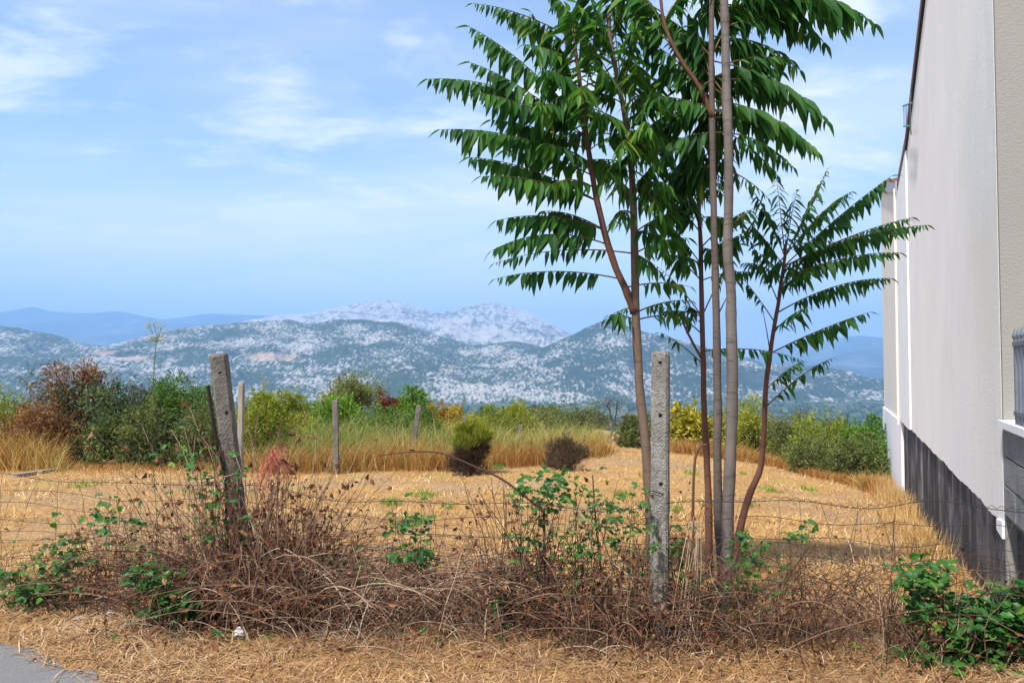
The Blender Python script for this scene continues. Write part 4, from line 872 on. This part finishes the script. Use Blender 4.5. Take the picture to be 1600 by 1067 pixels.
# mown straw lying over the field
def lying(name, label, n, area, L, W, mat, tone, tilt=.12, power=1.0):
    acc = Acc(); y = area[2] + (area[3] - area[2]) * rng.uniform(0, 1, n) ** power; x = (area[0] + (area[1] - area[0]) * rng.uniform(0, 1, n)) / F * y
    keep = np.dot(np.stack([x, y], 1) - W0[:2], WN[:2]) > .02; x, y = x[keep], y[keep]
    keep = y > np.interp(x, road_edge[:, 0], road_edge[:, 1]) + rng.normal(-.06, .06, len(x)); x, y = x[keep], y[keep]
    g_ = fbm(x * 1.2, y * 1.2, 3, 61); keep = rng.uniform(0, 1, len(x)) < np.clip((g_ - .36) * 3.6, .55 if mat == 'litter' else .25, 1); x, y = x[keep], y[keep]; g_ = g_[keep]; n = len(x)
    th = rng.uniform(0, 2 * np.pi, n); D = np.stack([np.cos(th), np.sin(th), rng.normal(0, tilt, n) + tilt], 1)
    B = np.stack([x, y, ground_z(x, y) + rng.uniform(.002, .025, n)], 1); LL = L * rng.uniform(.4, 1.5, n)
    D = unit(D); sd = unit(np.cross(D, np.array([0, 0, 1.0]))); ww = (W * rng.uniform(.5, 1.4, n))[:, None]; t = B + D * LL[:, None]; mm = (B + t) / 2 + np.array([0, 0, 1.0]) * (LL * rng.uniform(0, .12, n))[:, None] + sd * (LL * rng.normal(0, .06, n))[:, None]
    V = np.stack([B - sd * ww / 2, B + sd * ww / 2, mm - sd * ww / 2, mm + sd * ww / 2, t], 1).reshape(-1, 3); i = np.arange(n)[:, None] * 5
    T = np.concatenate([np.hstack([i, i + 1, i + 3]), np.hstack([i, i + 3, i + 2]), np.hstack([i + 2, i + 3, i + 4])])
    r = np.clip(tone + (g_ - .5) * .7 + rng.normal(0, .2, n), 0, 1); acc.add(V, T, np.concatenate([r] * 3))
    acc.build(name, M[mat], None, False, kind='stuff', label=label, category='straw')
def off_road(): pass
lying('straw_litter', 'dry straw and stems littering the verge in front of the fence', 48000, (-1000, 900, 3.5, 5.6), .11, .0045, 'litter', .55)
lying('cut_straw', 'cut straw lying over the near field behind the fence', 48000, (-1000, 800, 5.4, 9.5), .10, .0055, 'straw', .48, .18)
lying('cut_straw', 'cut straw lying over the far field', 48000, (-1000, 760, 9.0, 26), .13, .010, 'straw', .52, .22, 1.3)
acc = Acc(); n = 26000; y = 5.3 + 17 * rng.uniform(0, 1, n) ** 1.4; x = rng.uniform(-900, 780, n) / F * y
keep = (np.dot(np.stack([x, y], 1) - W0[:2], WN[:2]) > .03) & (fbm(x * .8, y * .8, 3, 71) + rng.uniform(-.12, .12, n) > .47); x, y = x[keep], y[keep]; n = len(x)
blades(acc, np.stack([x, y, ground_z(x, y)], 1), unit(np.stack([rng.normal(0, .45, n), rng.normal(0, .45, n), np.ones(n)], 1)), rng.uniform(.03, .11, n), .005 + .0004 * y, rng.normal(0, .4, (n, 3)), np.clip(rng.normal(.55, .22, n), 0, 1))
acc.build('stubble', M['straw'], None, False, kind='stuff', label='short standing straw stubble in patches over the mown field', category='straw')
def weeds(px, py, w, n, mat='bright', h=.10):
    g = G(px, py); acc = Acc(); t = thing('weed_patch', 'small green weed patch on the mown straw field', 'weeds', 'green weed patches on the field', tuple(g))
    C = np.stack([g[0] + rng.normal(0, 1, n) * w * g[1] / F * .45, g[1] + rng.normal(0, 1, n) * w * g[1] / F * .6, np.zeros(n)], 1); C[:, 2] = ground_z(C[:, 0], C[:, 1]) + .005
    blades(acc, C, unit(np.stack([rng.normal(0, .5, n), rng.normal(0, .5, n), np.ones(n)], 1)), h * rng.uniform(.4, 1.2, n), .014, rng.normal(0, .4, (n, 3)), np.clip(rng.normal(.55, .2, n), 0, 1))
    acc.build('blades', M[mat], t, kind='stuff')
for a in [(610, 788, 16, 160), (640, 818, 28, 160), (660, 775, 26, 110), (1080, 740, 14, 80), (1205, 768, 16, 70), (1197, 766, 14, 60), (1160, 741, 10, 40), (1250, 735, 14, 40), (1110, 790, 14, 90), (1055, 800, 16, 90), (1262, 766, 22, 70), (975, 775, 18, 80), (1300, 745, 12, 40), (130, 760, 26, 90), (1010, 745, 12, 40), (1170, 790, 10, 50), (300, 770, 24, 60), (700, 795, 10, 30)]: weeds(*a)

# ------------------------------------------------------------------ brambles and dead stems along the fence
def cane_path(b, az, L, arch, n=11, wob=.05):
    d = np.array([math.cos(az), math.sin(az) * .6, 0]); t = np.linspace(0, 1, n)[:, None]
    up = np.array([0, 0, 1.0]); p = b + d * (L * .75 * t ** 1.3) + up * (L * arch * (t - .62 * t ** 2.4))
    return p + np.cumsum(rng.normal(0, wob * L / n, (n, 3)), 0)
def thicket(name, label, cat, px0, px1, d, top_py, n_canes, r=(.002, .005), arch=(.5, 1.2), tone=.35, tone_sd=.2, dry=0, green=0, green_size=.05, green_box=None, straight=.25, dscat=.16, mat='cane', dry_size=.035, side=0.6, low=.35, mound=9.0):
    g = on_ground((px0 + px1) / 2, d); t = thing(name, label, cat, None, tuple(g)); H = P(0, top_py, d)[2] - g[2]
    ca = Acc(); tips = []
    for i in range(n_canes):
        px = rng.uniform(px0, px1); dd = d + rng.normal(0, dscat); b = on_ground(px, dd) - [0, 0, .02]; h = H * rng.uniform(low, 1.0) ** .8 * (.5 + .5 * math.exp(-((px - (px0 + px1) / 2) / ((px1 - px0) * mound)) ** 2))
        if rng.uniform() < straight:
            L = h; p = b + np.linspace(0, 1, 9)[:, None] * np.array([rng.normal(0, .34) * L, rng.normal(0, .2) * L, L]) + np.cumsum(rng.normal(0, .016, (9, 3)), 0)
        else:
            ar = rng.uniform(*arch); p = cane_path(b, rng.uniform(0, 2 * np.pi), h / max(.35, ar * .62) * side, ar)
        p[:, 2] = np.maximum(p[:, 2], ground_z(p[:, 0], p[:, 1]) + .004)
        rr_ = rng.uniform(*r); tube(ca, p, np.linspace(rr_, rr_ * .45, len(p)), 3, np.clip(rng.normal(tone, tone_sd), 0, 1), False); tips.append(p)
        for _ in range(rng.integers(0, 3)):
            q = p[rng.integers(3, len(p))]; e = rng.normal(0, .5, 3) + np.array([0, 0, .3]); L2 = rng.uniform(.05, .2)
            tube(ca, [q, q + unit(e) * L2 * .5 + rng.normal(0, .01, 3), q + unit(e) * L2 + rng.normal(0, .02, 3)], [rr_ * .5, rr_ * .4, rr_ * .25], 3, np.clip(rng.normal(tone, tone_sd), 0, 1), False)
    ca.build('canes', M[mat], t, kind='stuff')
    P_ = np.concatenate(tips)
    if dry:
        C = P_[rng.integers(0, len(P_), dry)] + rng.normal(0, .02, (dry, 3)); acc = Acc(); L = dry_size * rng.uniform(.5, 1.5, dry)
        leaves(acc, C, unit(rand_unit(dry) + [0, 0, -.5]), rand_unit(dry), L, L * .55, np.clip(rng.normal(.42, .25, dry), 0, 1), .35); acc.build('dry_leaves', M['dry_leaf'], t, kind='stuff')
    if green:
        acc = Acc()
        for (gx, gy, gw, gh, k) in green_box:
            m_ = int(green * k); cx = rng.normal(0, .5, (m_, 1)); cz = rng.normal(0, .5, (m_, 1))
            C = np.array([P(gx + gw * a[0], gy + gh * b[0], d + rng.normal(0, .1)) for a, b in zip(cx, cz)])
            C[:, 2] = np.maximum(C[:, 2], ground_z(C[:, 0], C[:, 1]) + .02)
            tilt = rand_unit(m_); tn = np.clip(rng.normal(.45, .2, m_), 0, 1)
            for q in range(3):                                          # trifoliate leaves
                an_ = q * 2.09 + rng.uniform(0, 6.28, m_); D = unit(np.stack([np.cos(an_), np.sin(an_), rng.normal(-.2, .35, m_)], 1)); L = green_size * rng.uniform(.6, 1.3, m_)
                N = unit(tilt * .6 + [0, -.5, .8])
                S_ = unit(np.cross(D, N)); N2 = np.cross(S_, D); Lc = L[:, None]; Wd = Lc * .36
                V = np.stack([C, C + D * Lc * .3 - S_ * Wd * .85 + N2 * Wd * .25, C + D * Lc * .3 + S_ * Wd * .85 + N2 * Wd * .25, C + D * Lc * .5, C + D * Lc * .68 - S_ * Wd * .75 + N2 * Wd * .15, C + D * Lc * .68 + S_ * Wd * .75 + N2 * Wd * .15, C + D * Lc - N2 * Lc * .12], 1).reshape(-1, 3)
                i = np.arange(m_)[:, None] * 7; T = np.concatenate([np.hstack([i + a, i + b, i + c]) for a, b, c in ((0, 3, 1), (0, 2, 3), (1, 3, 4), (3, 2, 5), (4, 3, 6), (3, 5, 6))]); acc.add(V, T, np.concatenate([tn] * 6))
            # stalks that carry the leaves
            for q in range(max(3, m_ // 12)):
                e = C[rng.integers(0, m_)]; bb = np.array([e[0] + rng.normal(0, .08), e[1], float(ground_z(e[0], e[1]))])
                tube(acc, [bb, (bb + e) / 2 + rng.normal(0, .03, 3), e], [.003, .0025, .0015], 3, .1, False)
        acc.build('green_leaves', M['bramble'], t, kind='stuff')
    return t
thicket('dead_bramble', 'dense red brown dead bramble heap around the leaning concrete post', 'bramble', 230, 530, 4.95, 680, 620, (.0018, .005), (.35, 1.3), .36, .24, 2600, 60, .042, [(300, 715, 40, 50, .4), (345, 850, 60, 120, .6)], .22, .2, mound=.33, side=.8)
thicket('dead_bramble', 'thick tangle of tan and red dead canes piled against the leaning post', 'bramble', 330, 500, 4.85, 690, 420, (.0018, .0045), (.5, 1.6), .5, .24, 2200, 40, .042, [(345, 800, 60, 90, 1)], .45, .12, mound=.6, side=.5, low=.4, dry_size=.042)
thicket('dead_bramble', 'tall dead canes and dry leaves climbing the leaning concrete post', 'bramble', 335, 475, 4.93, 650, 240, (.0018, .0038), (.6, 1.6), .48, .22, 1000, 0, .05, None, .7, .12, dry_size=.045)
thicket('dead_bramble', 'low grey tangle of dead stems between the two concrete posts', 'bramble', 470, 790, 4.85, 765, 560, (.0018, .004), (.4, 1.1), .58, .25, 700, 110, .045, [(645, 840, 40, 60, .5), (560, 900, 60, 60, .2), (655, 870, 25, 18, .3)], .2, .2, side=.8)
thicket('bramble_bush', 'upright dark bramble with dead leaves and a green top', 'bramble', 760, 890, 4.75, 735, 130, (.0025, .006), (.6, 1.7), .16, .14, 900, 170, .042, [(860, 765, 55, 35, .55), (835, 840, 60, 90, .25), (780, 950, 20, 25, .2)], .6, .14)
thicket('bramble_bush', 'tangled brown and green bramble around the upright concrete post', 'bramble', 880, 1110, 4.55, 770, 380, (.0018, .0045), (.5, 1.4), .34, .24, 1300, 330, .036, [(960, 810, 60, 50, .3), (1000, 990, 70, 50, .2), (1045, 860, 50, 60, .2), (1120, 930, 40, 60, .15), (905, 860, 40, 60, .15)], .4, .18)
thicket('dead_bramble', 'loose dry arching brambles right of the twin trunks', 'bramble', 1110, 1420, 4.5, 780, 270, (.0018, .0042), (.4, 1.2), .34, .22, 260, 60, .045, [(1190, 900, 50, 60, .5), (1160, 860, 40, 40, .3), (1250, 830, 30, 20, .2)], .25, .18, side=.9)
thicket('bramble_bush', 'fresh green bramble leaves below the end of the house wall', 'bramble', 1400, 1640, 4.2, 880, 90, (.002, .005), (.5, 1.2), .35, .2, 120, 720, .055, [(1445, 915, 38, 48, .14), (1540, 985, 80, 60, .40), (1490, 1040, 90, 40, .26), (1600, 960, 60, 60, .2)], .3, .16)
thicket('bramble_bush', 'thorny stems with sparse green leaves left of the dead heap', 'bramble', 100, 270, 5.2, 770, 95, (.002, .005), (.7, 1.6), .2, .18, 240, 60, .045, [(160, 800, 30, 30, .4), (210, 840, 50, 60, .6)], .5, .18)
thicket('green_bramble', 'fresh green bramble clump in front of the dead heap', 'bramble', 225, 330, 4.75, 860, 24, (.002, .004), (.5, 1.2), .2, .2, 30, 260, .05, [(275, 935, 48, 50, .7), (235, 905, 40, 30, .3)], .3, .08)
thicket('green_bramble', 'small dark green bramble clump at the left fence end', 'bramble', 20, 140, 5.2, 860, 30, (.002, .004), (.5, 1.2), .2, .2, 40, 200, .05, [(55, 925, 40, 25, .45), (95, 880, 50, 45, .4), (5, 905, 30, 20, .15)], .3, .1)
thicket('weed_clump', 'reddish dry weed stems along the left fence wires', 'weeds', -20, 250, 5.35, 790, 70, (.0016, .0035), (.7, 1.6), .3, .2, 60, 0, .05, None, .7, .2)
thicket('weed_clump', 'matted straw and fallen stems at the foot of the brambles', 'weeds', 150, 1420, 4.55, 950, 520, (.0015, .0032), (.25, .8), .62, .25, 500, 40, .035, [(640, 1000, 500, 20, 1)], .05, .28, side=1.1)
for px, tp, lab in ((928, 745, 'single tall bare red brown stem standing left of the upright post'), (1085, 655, 'thin bent brown stick leaning on the dark sapling stem')):
    t = thing('tall_weed', lab, 'stem', None, tuple(on_ground(px, 4.7))); acc = Acc()
    if px == 928: tube(acc, smooth_path([on_ground(945, 4.7), P(940, 900, 4.7), P(930, 800, 4.7), P(926, 742, 4.7)], 14), np.linspace(.008, .004, 14), 5, .15)
    else: tube(acc, smooth_path([on_ground(1080, 5.3), P(1083, 790, 5.3), P(1086, 720, 5.3), P(1094, 698, 5.3), P(1104, 695, 5.3)], 16), np.linspace(.011, .008, 16), 5, .35)
    acc.build('stem', M['cane'], t)
bs_ = thing('broken_branch', 'dark bare branch arching over the field from the green topped bramble', 'branch', None, tuple(on_ground(850, 4.7))); acc = Acc()
tube(acc, smooth_path([P(850, 800, 4.7), P(790, 752, 4.7), P(740, 728, 4.7), P(690, 708, 4.7), P(640, 706, 4.7), P(590, 712, 4.7)], 22), np.linspace(.008, .003, 22), 5, .1); tube(acc, [on_ground(852, 4.7), P(850, 800, 4.7)], .009, 5, .1); acc.build('branch', M['cane'], bs_)
st_ = thing('straw_bundle', 'bundle of pale dry grass stalks hanging beside the twin trunks', 'straw', None, tuple(on_ground(1080, 4.4))); acc = Acc()
for k in range(11):
    x = rng.normal(0, 11); tube(acc, smooth_path([P(1090 + x * .5, 800 + rng.uniform(0, 110), 4.4), P(1086 + x, 900, 4.4), P(1078 + x * 1.2, 980, 4.38), P(1066 + x * 1.6, 1045, 4.35)], 8), .0018, 3, rng.uniform(.8, 1), False)
acc.build('stalks', M['cane'], st_, kind='stuff')
pk = thing('wooden_plank', 'grey weathered plank lying on the straw before the thicket', 'plank', None, tuple(G(60, 738))); acc = Acc()
A, B = G(20, 745), G(104, 733); ax_ = unit(B - A); sd = unit(np.cross(ax_, [0, 0, 1])); Vp = [p + sd * s_ * .07 + np.array([0, 0, z]) for p in (A, B) for s_, z in ((-1, .0), (1, .0), (1, .05), (-1, .05))]
acc.add(Vp, [(0, 1, 5), (0, 5, 4), (1, 2, 6), (1, 6, 5), (2, 3, 7), (2, 7, 6), (3, 0, 4), (3, 4, 7), (0, 2, 1), (0, 3, 2), (4, 5, 6), (4, 6, 7)]); acc.build('board', M['plank'], pk)
# orange net caught on the dead brambles
nt_ = thing('net_scrap', 'torn orange plastic net caught on the dead brambles', 'net', None, tuple(P(440, 745, 4.8))); acc = Acc()
for k in range(34):
    a0 = P(428 + rng.normal(0, 5), 705 + rng.normal(0, 5), 4.8); kind = k % 3
    e = P(404 + rng.normal(0, 6), 766 + rng.normal(0, 6), 4.76) if kind == 0 else P(456 + rng.normal(0, 6), 742 + rng.normal(0, 7), 4.76) if kind == 1 else P(430 + rng.normal(0, 6), 745 + rng.normal(0, 8), 4.8)
    tube(acc, smooth_path([a0, (a0 * .5 + e * .5) + rng.normal(0, .012, 3) + [0, -.01, .01], e], 7), .0024, 3, .5, False)
acc.build('mesh', M['net'], nt_, kind='stuff')
def scrap(name, label, px, py, w, h, mat):
    g = G(px, py); k = w * g[1] / F; hh = h * g[1] / F; t = thing(name, label, 'litter', None, tuple(g)); acc = Acc(); n = 6; V = []
    for i in range(n):
        for j in range(n):
            u, v = i / (n - 1) - .5, j / (n - 1) - .5; V.append(g + np.array([u * k * (1 - .5 * abs(v)), v * k * .7, .006 + hh * max(0, 1 - 2.2 * math.hypot(u, v)) + rng.uniform(0, .016)]))
    T = []
    for i in range(n - 1):
        for j in range(n - 1): a = i * n + j; T += [(a, a + n, a + n + 1), (a, a + n + 1, a + 1)]
    acc.add(V, T); acc.build('sheet', mat, t)
scrap('paper_scrap', 'crumpled white paper on the straw below the dead heap', 373, 994, 24, 15, M['white_litter'])
scrap('paper_scrap', 'small white paper scrap left of the green bramble clump', 172, 961, 12, 7, M['white_litter'])
scrap('paper_scrap', 'flat grey paper scrap on the verge straw', 124, 968, 18, 3, M['grey_litter'])
